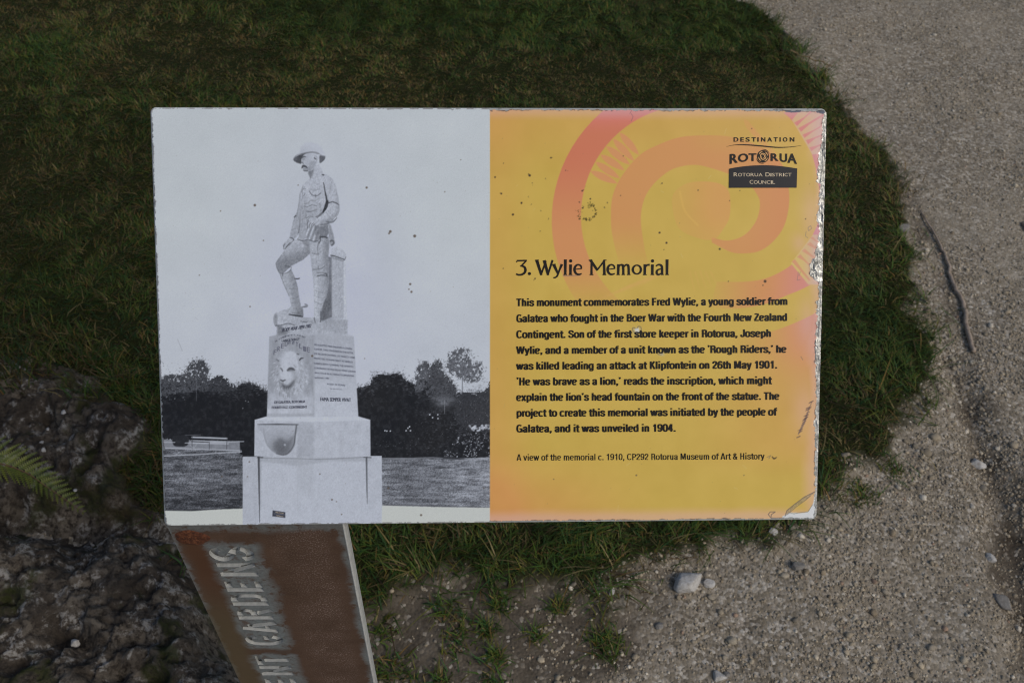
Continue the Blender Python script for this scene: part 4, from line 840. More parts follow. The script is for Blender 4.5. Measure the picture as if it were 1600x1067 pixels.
# a condensed grotesque drawn with strokes: capitals 100 tall, x-height 74
def se(cx, cy, rx, ry, a0, a1, n=26, k=2.7):
    P = []
    for a in np.linspace(a0, a1, n):
        c, s = math.cos(math.radians(a)), math.sin(math.radians(a)); P.append((cx + rx * math.copysign(abs(c) ** (2 / k), c), cy + ry * math.copysign(abs(s) ** (2 / k), s)))
    return P
_o = se(29, 37, 20, 31, 0, 360, 33); _bowl = lambda cx: se(cx, 37, 18.5, 31, 0, 360, 33)
_arch = lambda x: [(x, 44), (x + 2, 56), (x + 9, 66), (x + 18, 68), (x + 27, 63), (x + 30, 50), (x + 30, 0)]
_s = [(46, 50), (43, 63), (28, 68.5), (14, 64), (12, 51), (20, 43), (34, 36), (45, 29), (46, 16), (38, 7), (27, 5.5), (13, 10), (9, 24)]
DOT = [(14, 84), (14, 100)]
FONT = {
 'n': (59, [(15, 0), (15, 74)], _arch(15)), 'h': (59, [(15, 0), (15, 100)], _arch(15)), 'm': (89, [(15, 0), (15, 74)], _arch(15), _arch(45)),
 'u': (59, [(44, 0), (44, 74)], [(15, 74), (15, 24), (18, 11), (27, 6), (36, 8), (42, 17), (44, 30)]), 'o': (58, _o), 'c': (53, se(29, 37, 19, 31, 38, 322)), 'e': (57, se(29, 37, 19.5, 31, 8, 318), [(12, 39), (48, 39)]),
 'a': (56, [(12, 50), (14, 63), (27, 68.5), (39, 65), (42.5, 52), (42.5, 14), (46, 0)], [(42, 44), (28, 39), (14, 31), (11.5, 18), (17, 7), (28, 6), (38, 14), (42, 26)]),
 'd': (60, _bowl(28), [(45, 0), (45, 100)]), 'b': (60, _bowl(32), [(15, 0), (15, 100)]), 'p': (60, _bowl(32), [(15, 74), (15, -22)]), 'q': (60, _bowl(28), [(45, 74), (45, -22)]),
 'g': (60, _bowl(28), [(45, 74), (45, -2), (41, -14), (29, -17), (17, -13), (14, -5)]), 'f': (37, [(18, 0), (18, 78), (22, 91), (40, 93)], [(0, 67), (40, 67)]), 't': (35, [(18, 94), (18, 16), (22, 7), (38, 6)], [(0, 67), (38, 67)]),
 'i': (29, [(14.5, 0), (14.5, 70)], [(14.5, 87), (14.5, 103)]), 'l': (29, [(14.5, 0), (14.5, 100)]), 'j': (29, [(14.5, 74), (14.5, -10), (10, -18), (0, -18)], [(14.5, 84), (14.5, 101)]),
 'r': (39, [(15, 0), (15, 74)], [(15, 44), (19, 59), (27, 66), (40, 66)]), 's': (54, _s), 'k': (56, [(15, 0), (15, 100)], [(19, 30), (46, 74)], [(28, 44), (49, 0)]),
 'v': (53, [(7, 74), (26, 2)], [(46, 74), (27, 2)]), 'w': (78, [(7, 74), (23, 2)], [(24, 2), (39, 72)], [(39, 72), (54, 2)], [(55, 2), (71, 74)]), 'x': (53, [(7, 74), (46, 0)], [(46, 74), (7, 0)]), 'y': (53, [(7, 74), (27, 4)], [(46, 74), (28, 4), (23, -12), (7, -16)]),
 'T': (58, [(29, 0), (29, 100)], [(2, 92), (56, 92)]), 'F': (57, [(16, 0), (16, 100)], [(16, 92), (54, 92)], [(16, 52), (50, 52)]), 'W': (92, [(8, 100), (26, 2)], [(27, 2), (46, 98)], [(46, 98), (65, 2)], [(66, 2), (84, 100)]),
 'G': (69, se(35, 50, 23, 43.5, 42, 318), [(35, 46), (60, 46)], [(58, 0), (58, 50)]), 'B': (66, [(16, 0), (16, 100)], [(16, 92), (40, 92), (51, 85), (51, 64), (41, 54), (16, 54)], [(38, 54), (53, 46), (54, 20), (44, 8), (16, 8)]),
 'C': (66, se(35, 50, 24, 43.5, 38, 322)), 'S': (63, [(x * 1.13, y * 1.35) for x, y in _s]), 'N': (70, [(16, 0), (16, 100)], [(54, 0), (54, 100)], [(18, 94), (52, 6)]), 'Z': (58, [(8, 92), (52, 92)], [(50, 88), (10, 12)], [(6, 8), (54, 8)]),
 'R': (67, [(16, 0), (16, 100)], [(16, 92), (40, 92), (52, 84), (52, 61), (42, 51), (16, 51)], [(36, 51), (50, 44), (53, 26), (56, 0)]), 'J': (54, [(42, 100), (42, 26), (36, 10), (25, 7), (13, 12), (10, 32)]), 'H': (70, [(16, 0), (16, 100)], [(54, 0), (54, 100)], [(16, 52), (54, 52)]),
 'K': (66, [(16, 0), (16, 100)], [(20, 38), (54, 100)], [(30, 58), (58, 0)]), 'M': (86, [(15, 0), (15, 100)], [(71, 0), (71, 100)], [(19, 100), (43, 8)], [(67, 100), (43, 8)]), 'A': (64, [(7, 0), (30, 100)], [(57, 0), (34, 100)], [(15, 27), (49, 27)]),
 'P': (62, [(16, 0), (16, 100)], [(16, 92), (40, 92), (52, 83), (52, 58), (41, 47), (16, 47)]), '&': (68, [(58, 0), (18, 68), (18, 84), (30, 94), (42, 86), (42, 72), (14, 36), (11, 18), (20, 7), (36, 8), (50, 24), (56, 46)]),
 '0': (57, se(28.5, 50, 19, 43.5, 0, 360, 33)), '1': (57, [(33, 0), (33, 100)], [(12, 76), (24, 79), (32, 96)]), '2': (57, [(11, 68), (13, 84), (28, 93), (43, 85), (44, 66), (32, 44), (14, 22), (11, 8)], [(8, 7.5), (49, 7.5)]),
 '4': (57, [(37, 0), (37, 100)], [(34, 98), (8, 30)], [(5, 27), (52, 27)]), '6': (57, se(28.5, 32, 19, 26, 0, 360, 30), [(10, 36), (12, 70), (20, 88), (32, 93), (42, 88), (46, 76)]), '9': (57, se(28.5, 67, 19, 26, 0, 360, 30), [(47, 62), (45, 30), (37, 12), (25, 7), (14, 12), (11, 24)]), '3': (57, [(10, 74), (14, 88), (28, 93), (43, 84), (42, 64), (28, 54), (43, 46), (46, 24), (40, 10), (27, 7), (13, 12), (9, 28)]),
 '.': (29, [(14.5, 0), (14.5, 18)]), ',': (29, [(14.5, 18), (14.5, 0), (9, -16)]), '\u2018': (27, [(18, 102), (13, 92), (13, 76)]), '\u2019': (27, [(13, 100), (13, 84), (8, 74)]), ' ': (27,)}
CURVY = set('nhmuocedabpqgaftrsjyGBCSRJP&02693')
def setline(ink, s, xl, xr, yl, yr, capk, sv, sh, track=0):
    adv = [FONT[c][0] + track for c in s]; tot = sum(adv) - 12; k = (xr - xl) / tot; x = -6.0; q = 0
    for c, a in zip(s, adv):
        for P in FONT[c][1:]:
            P = A(P, float)
            if c in 'saSJ&269uthgfjnmry3BRPG1' and len(P) > 2 and len(P) < 20: P = spline(P, 4)
            d = np.gradient(P, axis=0); d /= np.linalg.norm(d, axis=1)[:, None] + 1e-9
            th = sv * np.abs(d[:, 1]) ** 1.5 + sh * (1 - np.abs(d[:, 1]) ** 1.5)
            if c == '\u2018' or c == '\u2019' or (c == ',' and len(P) == 3): th = th * A([1.1, 1.0, .4])
            nrm = np.stack([-d[:, 1], d[:, 0]], 1) * th[:, None] / 2
            V = np.concatenate([P + nrm, P - nrm]); n = len(P); X = xl + (x + V[:, 0]) * k
            px = np.stack([X, yl + (yr - yl) * (X - xl) / (xr - xl) - V[:, 1] / 100 * capk], 1)
            ink.add(px, [[i, i + 1, n + i + 1, n + i] for i in range(n - 1)], HB + EPS * (q % 5)); q += 1
        x += a
bk = NM('black_ink', rough=.45, color=(.012, .009, .007), spec=.22)
body = [("This monument commemorates Fred Wylie, a young soldier from", 1229.5), ("Galatea who fought in the Boer War with the Fourth New Zealand", 1229), ("Contingent. Son of the first store keeper in Rotorua, Joseph", 1203.8),
        ("Wylie, and a member of a unit known as the \u2018Rough Riders,\u2019 he", 1227.5), ("was killed leading an attack at Klipfontein on 26th May 1901.", 1213.5), ("\u2018He was brave as a lion,\u2019 reads the inscription, which might", 1204.3),
        ("explain the lion\u2019s head fountain on the front of the statue. The", 1216.5), ("project to create this memorial was initiated by the people of", 1212.5), ("Galatea, and it was unveiled in 1904.", 1055)]
bl = [478.4, 503.3, 528.2, 552.9, 577.3, 601.7, 626.1, 650.6, 675.0]
ink = Ink()
for (s, xr), y in zip(body, bl): setline(ink, s, 807.5, xr, y, y - 2.0 * (xr - 807) / 420, 11.9, 20.5, 16.5)
ink.build('paragraph', [bk.m], panel)
ink = Ink(); setline(ink, "A view of the memorial c. 1910, CP292 Rotorua Museum of Art & History", 808, 1193.5, 719.0, 717.0, 9.9, 12.5, 10.5); ink.build('caption', [bk.m], panel)
# heading, drawn stroke by stroke
ink = Ink(); hs = 6.154; hk = [0]
def hp(P, wd, cr=5): hk[0] += 1; ink.line(T(P, (800, 400), hs), A(np.atleast_1d(wd), float) * 1.12 / hs, HB + EPS * (hk[0] % 4), 0, cr)
def hdot(x, y, r): hk[0] += 1; ink.poly(T([(x + r * math.cos(t), y + r * math.sin(t)) for t in np.linspace(0, 6.283, 21)[:-1]], (800, 400), hs), HB + EPS * (hk[0] % 4))
hp([(44, 62), (50, 46), (95, 45), (142, 43)], [8, 13, 13, 12], 1); hp([(140, 44), (88, 98)], [12, 13]); hp([(80, 97), (105, 98), (124, 112), (130, 135), (122, 160), (98, 177), (68, 182), (40, 173)], [10, 16, 19, 21, 19, 17, 15, 12]); hdot(168, 170, 15)
hp([(238, 40), (283, 184)], [26, 20]); hp([(278, 184), (327, 48)], [15, 13]); hp([(310, 42), (348, 184)], [26, 20]); hp([(344, 184), (390, 40)], [14, 17]); hp([(222, 42), (258, 40)], [8, 7])
hp([(400, 80), (443, 172)], [26, 17]); hp([(480, 80), (455, 140), (436, 190), (418, 206), (398, 209)], [22, 14, 14, 13, 11]); hp([(388, 83), (420, 80)], 8)
for x in (513, 1490): hp([(x, 34), (x - 1, 183)], [24, 20]); hp([(x - 17, 179), (x + 16, 179)], 8)
for x in (563, 1349): hp([(x, 82), (x - 1, 183)], [23, 20]); hdot(x + 1, 48, 15)
hp([(546, 179), (580, 179)], 8); hp([(1332, 179), (1366, 179)], 8)
for x in (635, 953):
    hp([(x - 26, 128), (x + 34, 122)], 9); hp([(x + 33, 124), (x + 28, 98), (x + 6, 84), (x - 18, 92), (x - 33, 118), (x - 32, 145), (x - 17, 170), (x + 8, 178), (x + 34, 169)], [12, 14, 13, 17, 20, 20, 18, 15, 10])
hp([(765, 42), (764, 183)], [15, 19]); hp([(752, 38), (822, 138)], [22, 20]); hp([(818, 138), (893, 38)], [12, 14]); hp([(884, 42), (888, 183)], [18, 22]); hp([(738, 41), (772, 41)], 8); hp([(880, 41), (908, 41)], 8); hp([(746, 180), (782, 180)], 8); hp([(870, 180), (906, 180)], 8)
hp([(1023, 80), (1020, 183)], [22, 20]); hp([(1024, 108), (1040, 88), (1058, 87), (1068, 102), (1070, 183)], [9, 14, 18, 20, 19]); hp([(1074, 108), (1090, 88), (1108, 87), (1119, 102), (1122, 183)], [9, 14, 18, 20, 19])
for x in (1020, 1070, 1122): hp([(x - 16, 180), (x + 16, 180)], 7)
hp([(1200 + 39 * math.cos(t), 131 + 42 * math.sin(t)) for t in np.linspace(0, 6.283, 17)], [20, 15, 11, 15, 20, 15, 11, 15, 20], 2)
hp([(1277, 80), (1275, 183)], [22, 20]); hp([(1280, 110), (1298, 88), (1322, 86)], [10, 15, 18]); hp([(1258, 180), (1294, 180)], 7)
hp([(1384, 100), (1400, 86), (1422, 85), (1438, 98), (1442, 125), (1442, 183)], [10, 13, 16, 19, 20, 20]); hp([(1440, 124), (1410, 130), (1392, 145), (1392, 168), (1408, 180), (1438, 164)], [9, 12, 17, 19, 15, 9]); hp([(1436, 180), (1458, 179)], 8)
ink.build('heading', [bk.m], panel)

# council logo
cr_m = NM('pale_ink', rough=.45, color=s2l(A([.66, .60, .50])) / INK); nvy = NM('navy_ink', rough=.4, color=(.010, .011, .017), spec=.25)
ye_m = NM('pale_orange_ink', rough=.45, color=s2l(A([.73, .55, .32])) / INK)
ink = Ink(); og = (1125, 200); sg = 10.667
def quadglyph(ch, Q, m=0, h=HB, off=.0, bold=0):
    V, Fc = glyphs(ch, 0, off); a = V.min(0); b = V.max(0); t = (V - a) / np.maximum(b - a, 1e-6)
    Q = A(T(Q, og, sg)); tx, ty = t[:, :1], t[:, 1:]
    P = (Q[0] * (1 - tx) + Q[1] * tx) * ty + (Q[3] * (1 - tx) + Q[2] * tx) * (1 - ty)       # Q: TL TR BR BL
    for k in range(2 if bold else 1): ink.add(P + [(k - .5) * bold, 0] if bold else P, Fc, h + EPS * k, m)
for ch, a, b in (('D', 225, 300), ('E', 337, 393), ('S', 425, 490), ('T', 524, 592), ('I', 620, 638), ('N', 682, 750), ('A', 784, 862), ('T', 892, 956), ('I', 990, 1005), ('O', 1045, 1116), ('N', 1160, 1232)):
    quadglyph(ch, [(a, 162), (b, 162), (b, 235), (a, 235)], 0, HB, .012, .25)
for ch, Q in (('R', [(160, 440), (285, 432), (292, 583), (158, 607)]), ('O', [(300, 436), (462, 428), (462, 562), (300, 580)]), ('T', [(475, 430), (600, 428), (600, 556), (475, 560)]),
              ('R', [(842, 428), (958, 430), (968, 556), (842, 556)]), ('U', [(992, 430), (1110, 434), (1110, 580), (992, 566)]), ('A', [(1120, 432), (1265, 432), (1275, 606), (1120, 584)])):
    quadglyph(ch, Q, 0, HB, .02, .6)
def lg(P, wd, cr=5, m=0, h=HB): ink.line(T(P, og, sg), A(np.atleast_1d(wd), float) / sg, h, m, cr)
lg([(100, 318), (220, 292), (350, 284), (520, 292), (710, 308), (880, 325), (1000, 330), (1180, 322), (1350, 298)], [2, 8, 14, 18, 20, 18, 16, 10, 2], 5)
ecx, ecy = 712, 480                              # the emblem: a dark disc with a pale double curl and a broken pale ring
ink.poly(T([(ecx + 98 * math.cos(t), ecy + 104 * math.sin(t)) for t in np.linspace(0, 6.283, 41)[:-1]], og, sg), HB + .00001)
arcp = lambda r, a0, a1, dr=0, n=12: [(ecx + (r + dr * k / n) * math.cos(math.radians(a0 + (a1 - a0) * k / n)), ecy + (r + dr * k / n) * 1.06 * math.sin(math.radians(a0 + (a1 - a0) * k / n))) for k in range(n + 1)]
for a0 in (-155, -65, 15, 115): lg(arcp(76, a0, a0 + 58), [4, 13, 13, 4], 2, 3, HB + .00004)
lg(arcp(46, 150, 330, 2), [5, 13, 13, 8], 2, 3, HB + .00004); lg(arcp(46, -30, 150, 2), [5, 13, 13, 8], 2, 3, HB + .00004)
lg([(700, 452), (722, 450), (735, 470), (728, 500), (706, 512)], [3, 10, 11, 10, 3], 4, 3, HB + .00005); lg([(690, 470), (686, 500), (700, 520)], [3, 9, 3], 4, 3, HB + .00005)
lg(arcp(112, -100, -20), [2, 9, 10, 3], 2); lg(arcp(112, 80, 165), [2, 9, 10, 3], 2)
ink.poly(T([(145, 685)] + [(x, 685 - 57 * (1 - ((x - 712) / 567) ** 2) - 2) for x in range(180, 1280, 50)] + [(1280, 680), (1270, 1000), (142, 1002)], og, sg), HB, 1)
x = 222
for i, ch in enumerate("ROTORUA DISTRICT"):
    wds = dict(R=58, O=64, T=54, U=58, A=66, D=66, I=17, S=46, C=52); 
    if ch == ' ': x += 40; continue
    big_ = i in (0, 8); wdt = wds[ch] * (1.12 if big_ else 1.0); 
    quadglyph(ch, [(x, 748 if big_ else 757), (x + wdt, 748 if big_ else 757), (x + wdt, 812), (x, 812)], 2, HB + .00003, .0); x += wdt + 8.6
x = 488
for i, ch in enumerate("COUNCIL"):
    wdt = dict(C=60, O=66, U=60, N=62, I=16, L=46)[ch]; quadglyph(ch, [(x, 872 if i == 0 else 880), (x + wdt, 872 if i == 0 else 880), (x + wdt, 936), (x, 936)], 2, HB + .00003); x += wdt + 9
ink.build('council_logo', [bk.m, nvy.m, cr_m.m, ye_m.m], panel)
# words cut in the pictured pedestal
gi = NM('grey_ink', rough=.45, color=tuple(s2l(A([.24, .25, .30])) / INK)); gl = NM('faint_grey_ink', rough=.45, color=tuple(s2l(A([.36, .37, .42])) / INK))
ink = Ink()
def tl(s, a, b, cap, o, sc, m=0, bold=0.0, shear=0): textline(ink, s, o[0] + a[0] / sc, o[0] + b[0] / sc, o[1] + a[1] / sc, o[1] + b[1] / sc, cap / sc, bold, 0, m, HB, shear)
tl("BOER WAR 1899-1902", (118, 1058), (372, 1020), 34, o6, s6, 0, .3, .25)
tl("OF GALATEA, ROTORUA", (125, 868), (450, 858), 28, ol, sl_, 0, .35); tl("FOURTH N.Z. CONTINGENT", (102, 922), (470, 915), 28, ol, sl_, 0, .35)
for i, ch in enumerate("FREDWWYLIE"):
    t = i / 9; xx = 118 + 355 * t + (0 if i < 4 else -6); yy = 362 - 88 * math.sin(math.pi * min(t * 1.08, 1)) - 34 * t; V, Fc = glyphs(ch); a = V.min(0); b = V.max(0); tt = (V - a) / (b - a)
    ink.add(A(T(np.stack([xx + tt[:, 0] * 30 + tt[:, 1] * (10 - 20 * (t - .5)) * .3, yy - tt[:, 1] * 50 + (tt[:, 0]) * (18 * (t - .45))], 1), ol, sl_)), Fc, HB, 1)
for i in range(22):
    t = i / 21; ch = "To commemorate valour of"[i]
    if ch == ' ': continue
    V, Fc = glyphs(ch); tt = V; ink.add(A(T(np.stack([130 + 330 * t + tt[:, 0] * 24, 232 - 85 * math.sin(math.pi * (.10 + .74 * t)) * 1.0 + 26 - 22 * t - tt[:, 1] * 30], 1), ol, sl_)), Fc, HB, 0)
tl("LANCE SERGT", (205, 228), (392, 206), 24, ol, sl_, 0, .3)
ob2 = (480, 520); sb2 = 7.62
for s, a, b in (("HE ACCEPTED AND ENLISTED A CITIZEN", (90, 148), (535, 200)), ("LANCER, TWO HUNDREDS IN THE AFTER", (90, 200), (550, 250)), ("OF BLOEMFONTEIN 1ST MARCH 1900", (88, 255), (570, 305)), ("PROMOTED TO RANK SERGT AT LINDLEY", (86, 310), (550, 358)),
                ("SUBSEQUENTLY JOINING THE SEVENTH", (86, 370), (550, 412)), ("CONTINGENT HE WAS KILLED WHILE LEADING", (88, 425), (580, 470)), ("AN ATTACK IN ACTION AT KLIPFONTEIN", (92, 482), (560, 522)), ("26TH MAY 1901", (92, 542), (265, 550)), ("AGED 25 YEARS", (238, 615), (455, 632))):
    tl(s, a, b, 21, ob2, sb2, 1, .1)
tl('THY WILL BE DONE', (272, 668), (420, 678), 12, ob2, sb2, 1); tl("FAMA SEMPER VIVAT", (160, 808), (525, 818), 46, ob2, sb2, 0, .3)
ink.build('inscription', [gi.m, gl.m, cr_m.m], photo)
ink = Ink()
tl("THE STUDIO", (222, 974), (262, 979), 6, o2, s2, 2); tl("ROTORUA N.Z.", (228, 990), (262, 994), 6, o2, s2, 2)
ink.build('plaque_lettering', [gi.m, gl.m, cr_m.m], photo)
# ------------------------------------------------------------------ the post: folded steel with the lettering cut through it
import bmesh
PH = PU.copy(); PH[2] = 0; PH /= np.linalg.norm(PH)                     # along the post's face
PNV = A([PH[1], -PH[0], 0.0])                                            # out of the face
PO = PC[3] - PNV * .0045; PO = PO - PH * .0014
POSTW = .1472; ZTOP = -.0035; TH = .004
pz = lambda u: PU[2] / PU.dot(PH) * u                                     # the panel edge rises a little
MP = Matrix([[PH[0], 0, PNV[0], PO[0]], [PH[1], 0, PNV[1], PO[1]], [0, -1, 0, PO[2]], [0, 0, 0, 1]])   # x along, y down, z out
def plocal(name, V, fc, mat, parent):
    o = mesh_np(name, V, fc, mat, parent); o.matrix_world = MP if parent is None else Matrix.Translation(root.location).inverted() @ MP
    return o
H_ = float(PO[2]) + .10
rm_ = NM('rusted_galvanised_steel', rough=.75, spec=.3)
ro = rm_.obj(); xyz = rm_.n('SeparateXYZ'); rm_.l(ro, xyz.inputs[0]); ux, vy = xyz.outputs[0], xyz.outputs[1]
n1 = rm_.noise(ro, 28, 6, .6); n2 = rm_.noise(ro, 260, 4, .7); n3 = rm_.noise(ro, 620, 3, .75)
mp = rm_.n('Mapping'); mp.inputs['Scale'].default_value = (70, 3.5, 1); rm_.l(ro, mp.inputs[0]); n4 = rm_.noise(mp.outputs[0], 1, 4, .6)
mp2 = rm_.n('Mapping'); mp2.inputs['Scale'].default_value = (4, 160, 1); rm_.l(ro, mp2.inputs[0]); n5 = rm_.noise(mp2.outputs[0], 1, 3, .6)
def band(x, lo0, lo1, hi0, hi1):
    a = rm_.n('MapRange', interpolation_type='SMOOTHSTEP'); a.inputs[1].default_value = lo0; a.inputs[2].default_value = lo1; rm_.l(x, a.inputs[0])
    b = rm_.n('MapRange', interpolation_type='SMOOTHSTEP'); b.inputs[1].default_value = hi1; b.inputs[2].default_value = hi0; rm_.l(x, b.inputs[0])
    return rm_.math('MULTIPLY', a.outputs[0], b.outputs[0])
rust = rm_.mix(rm_.ramp(n1, [(.3, 0.0), (.7, 1.0)]), (.064, .035, .021), (.100, .057, .037))
rust = rm_.mix(rm_.ramp(n3, [(.45, 0.0), (.7, .5)]), rust, (.13, .085, .06))
rust = rm_.mix(rm_.ramp(n5, [(.45, 0.0), (.75, .15)]), rust, (.15, .085, .05))
spk = rm_.math('MULTIPLY', band(ux, .075, .10, .125, .14), rm_.ramp(n3, [(.54, 0.0), (.62, 1.0)]))
spk = rm_.math('MULTIPLY', spk, rm_.ramp(n1, [(.4, .2), (.65, 1.0)])); rust = rm_.mix(spk, rust, (.30, .235, .21))
zinc = rm_.mix(rm_.ramp(n2, [(.3, 0.0), (.7, 1.0)]), (.115, .135, .14), (.21, .235, .24))
# clean zinc: beside the letters, along both edges, under the panel
wob = rm_.math('MULTIPLY_ADD', n1, .022); wob.node.inputs[2].default_value = -.011
uw = rm_.math('ADD', ux, wob); vw = rm_.math('ADD', vy, wob)
let = rm_.math('MULTIPLY', band(uw, .018, .028, .064, .079), band(vw, .030, .042, .70, .76))
gaps = rm_.math('MULTIPLY', band(vw, .245, .254, .258, .266), .9); let = rm_.math('SUBTRACT', let, gaps, True)
e1 = band(uw, -.03, -.02, -.002, .007); e2_ = band(uw, .139, .1485, .4, .5); e3 = band(vw, -.1, -.09, .010, .022)
zm = rm_.math('MAXIMUM', rm_.math('MAXIMUM', let, e1), rm_.math('MAXIMUM', e2_, rm_.math('MULTIPLY', e3, .7)))
zm = rm_.math('MULTIPLY', zm, rm_.ramp(n4, [(.25, .65), (.6, 1.0)]), True)
spot = rm_.ramp(rm_.noise(ro, 75, 5, .7), [(.52, 0.0), (.62, 1.0)]); zm = rm_.math('SUBTRACT', zm, rm_.math('MULTIPLY', spot, .6), True)
cc = rm_.mix(zm, rust, zinc)
# orange run below the rust patch, olive stain lower on the left edge
run = rm_.math('MULTIPLY', band(uw, .004, .012, .018, .030), band(vw, .015, .03, .07, .20)); cc = rm_.mix(rm_.math('MULTIPLY', run, .7), cc, (.088, .036, .014))
oliv = rm_.math('MULTIPLY', band(uw, -.02, -.01, .016, .030), band(vw, .10, .2, .6, .9)); cc = rm_.mix(rm_.math('MULTIPLY', oliv, .75), cc, (.095, .070, .035))
rm_.base(cc); rm_.rough(rm_.mix(zm, .85, .5)); rm_.bump(n3, .25, .0004)
zk = NM('galvanised_steel', rough=.55, metal=.2, color=(.36, .38, .40)); zn = zk.noise(zk.obj(), 150, 4, .7); zk.base(zk.ramp(zn, [(.3, (.40, .41, .40)), (.7, (.60, .61, .59))]))
post = None
def letterstrokes():
    W_ = 7.0
    Lt = {'S': [([(20, 27), (18, 31), (12, 33), (5, 30), (3, 25), (7, 20), (12, 17.5)], W_), ([(13, 16.5), (18, 13.5), (21, 9), (18, 3.5), (12, 1), (6, 2.5), (3, 8)], W_)],
          'N': [([(3.5, 0), (3.5, 34)], W_), ([(20.5, 0), (20.5, 15), (20.5, 34)], W_), ([(5.5, 31), (19, 3)], 5.5)],
          'E': [([(4, 0), (4, 34)], W_), ([(8.6, 3.2), (20, 3.2)], 6.2), ([(8.6, 17), (17.5, 17)], 5.5), ([(8.6, 30.8), (20, 30.8)], 6.2)],
          'D': [([(3.5, 0), (3.5, 34)], W_), ([(8.8, 31), (15, 30.5), (19.5, 25), (20, 17), (19.5, 9), (15, 3.5), (8.8, 3)], 6.4)],
          'R': [([(3.5, 0), (3.5, 34)], W_), ([(8.8, 31), (15.5, 30.5), (19.2, 26), (18, 20), (13.5, 17.8), (8.8, 17.6)], 5.8), ([(13, 15), (20.5, 0)], W_)],
          'A': [([(3, 0), (10.6, 34)], 6.4), ([(21, 0), (14.6, 28)], W_), ([(9, 9.5), (14.5, 9.5)], 4)],
          'G': [([(20.5, 25), (17.5, 31.5), (12, 33), (5.5, 29), (3.5, 17), (5, 6), (12, 1.2), (17, 3), (19.8, 8)], 6.6), ([(13, 14.5), (22.5, 14.5)], 5)],
          'T': [([(0, 31), (22, 31)], 6), ([(11, 0), (11, 25.5)], W_)],
          'M': [([(3, 0), (3, 34)], 6), ([(24, 0), (24, 34)], 6), ([(7.5, 31), (12.6, 9)], 4.5), ([(19.5, 31), (14.6, 9)], 4.5)],
          'V': [([(2.5, 34), (10, 1)], 6.4), ([(20, 34), (13.5, 4)], 6.4)],
          'O': [([(9.5, 32), (5, 28), (3.5, 17), (5, 6), (9.5, 2)], 6.6), ([(14.5, 32), (19, 28), (20.5, 17), (19, 6), (14.5, 2)], 6.6)]}
    pitch = dict(S=28, N=30, E=28, D=29.5, R=29.5, A=30, G=30, T=28, M=33, V=29, O=30)
    out = []; pos = 67.0; word = "GOVERNMENT GARDENS"[::-1]
    for ch in word:
        if ch == ' ': pos += 18; continue
        wdt = pitch[ch] - 6
        for P, w in Lt[ch]:
            P = A(P, float)
            if len(P) > 3: P = spline(P, 4)
            d = np.gradient(P, axis=0); d /= np.linalg.norm(d, axis=1)[:, None]; nn = np.stack([-d[:, 1], d[:, 0]], 1) * w / 2
            out.append((np.concatenate([P + nn, (P - nn)[::-1]]), pos, wdt))
        pos += pitch[ch]
    # letter (lx right, ly up) -> face: up the post is the reading direction
    return [np.stack([.0620 - q[:, 1] / 1000, (pos_ - q[:, 0]) / 1000], 1) for q, pos_, _ in out]
def slab(x0, x1, y0a, y0b, y1, z0, z1):
    V = [(x0, y0a, z0), (x1, y0b, z0), (x1, y1, z0), (x0, y1, z0), (x0, y0a, z1), (x1, y0b, z1), (x1, y1, z1), (x0, y1, z1)]
    return V, np.array([(0, 1, 2, 3), (7, 6, 5, 4), (4, 5, 1, 0), (5, 6, 2, 1), (6, 7, 3, 2), (7, 4, 0, 3)])
y0a, y0b = -ZTOP - pz(0), -ZTOP - pz(POSTW)
V, fc = slab(0, POSTW, y0a, y0b, H_, -TH, 0)
from mathutils.geometry import delaunay_2d_cdt
_vi = [Vector((0, y0a)), Vector((POSTW, y0b)), Vector((POSTW, H_)), Vector((0, H_))]; _fi = [[0, 1, 2, 3]]
for q in letterstrokes():
    _fi.append(list(range(len(_vi), len(_vi) + len(q)))); _vi += [Vector((x, y)) for x, y in q]
vo, eo, fo, _, _, forig = delaunay_2d_cdt(_vi, [], _fi, 0, 1e-6, True)
keep = [f for f, og_ in zip(fo, forig) if og_ and max(og_) == 0]
n_v = len(vo); PV_ = [(v.x, v.y, 0.0) for v in vo] + [(v.x, v.y, -TH) for v in vo]
ed = {}
for f in keep:
    for i in range(3): ed.setdefault(tuple(sorted((f[i], f[(i + 1) % 3]))), []).append((f[i], f[(i + 1) % 3]))
walls = [[a_, b_, b_ + n_v, a_ + n_v] for k, v in ed.items() if len(v) == 1 for a_, b_ in v]
nme = bpy.data.meshes.new('post'); nme.from_pydata(PV_, [], [list(f) for f in keep] + walls)
nme.materials.append(rm_.m); nme.materials.append(zk.m)
nme.polygons.foreach_set('material_index', [0] * len(keep) + [1] * len(walls)); nme.update()
bm = bmesh.new(); bm.from_mesh(nme); bmesh.ops.delete(bm, geom=[v for v in bm.verts if not v.link_faces], context='VERTS'); bm.to_mesh(nme); bm.free()
if nme.polygons[0].normal.z < 0: nme.flip_normals()
face = link(bpy.data.objects.new('post', nme)); face.parent = root; face.matrix_basis = Matrix.Translation([-float(v) for v in RL]) @ MP; post = face
post['label'] = 'rusty steel post with stencil lettering cut through it'
def sub(name, V, fc, mat):
    o = mesh_np(name, V, fc, mat); o.parent = post; return o
V, fc = slab(.004, POSTW - .004, y0a + .004, y0b + .004, H_, -.0080, -.0062); sub('back_plate', V, fc, zk.m)
V, fc = slab(POSTW + .0001, POSTW + .0018, y0b + .001, y0b + .001, H_, -.014, .0004); o = sub('flange', V, fc, zk.m)
b_ = o.modifiers.new('bevel', 'BEVEL'); b_.width = .0008; b_.segments = 2
V, fc = slab(.0004, .0038, y0a + .001, y0a + .001, H_, -.030, -.0041); o = sub('flange', V, fc, rm_.m)
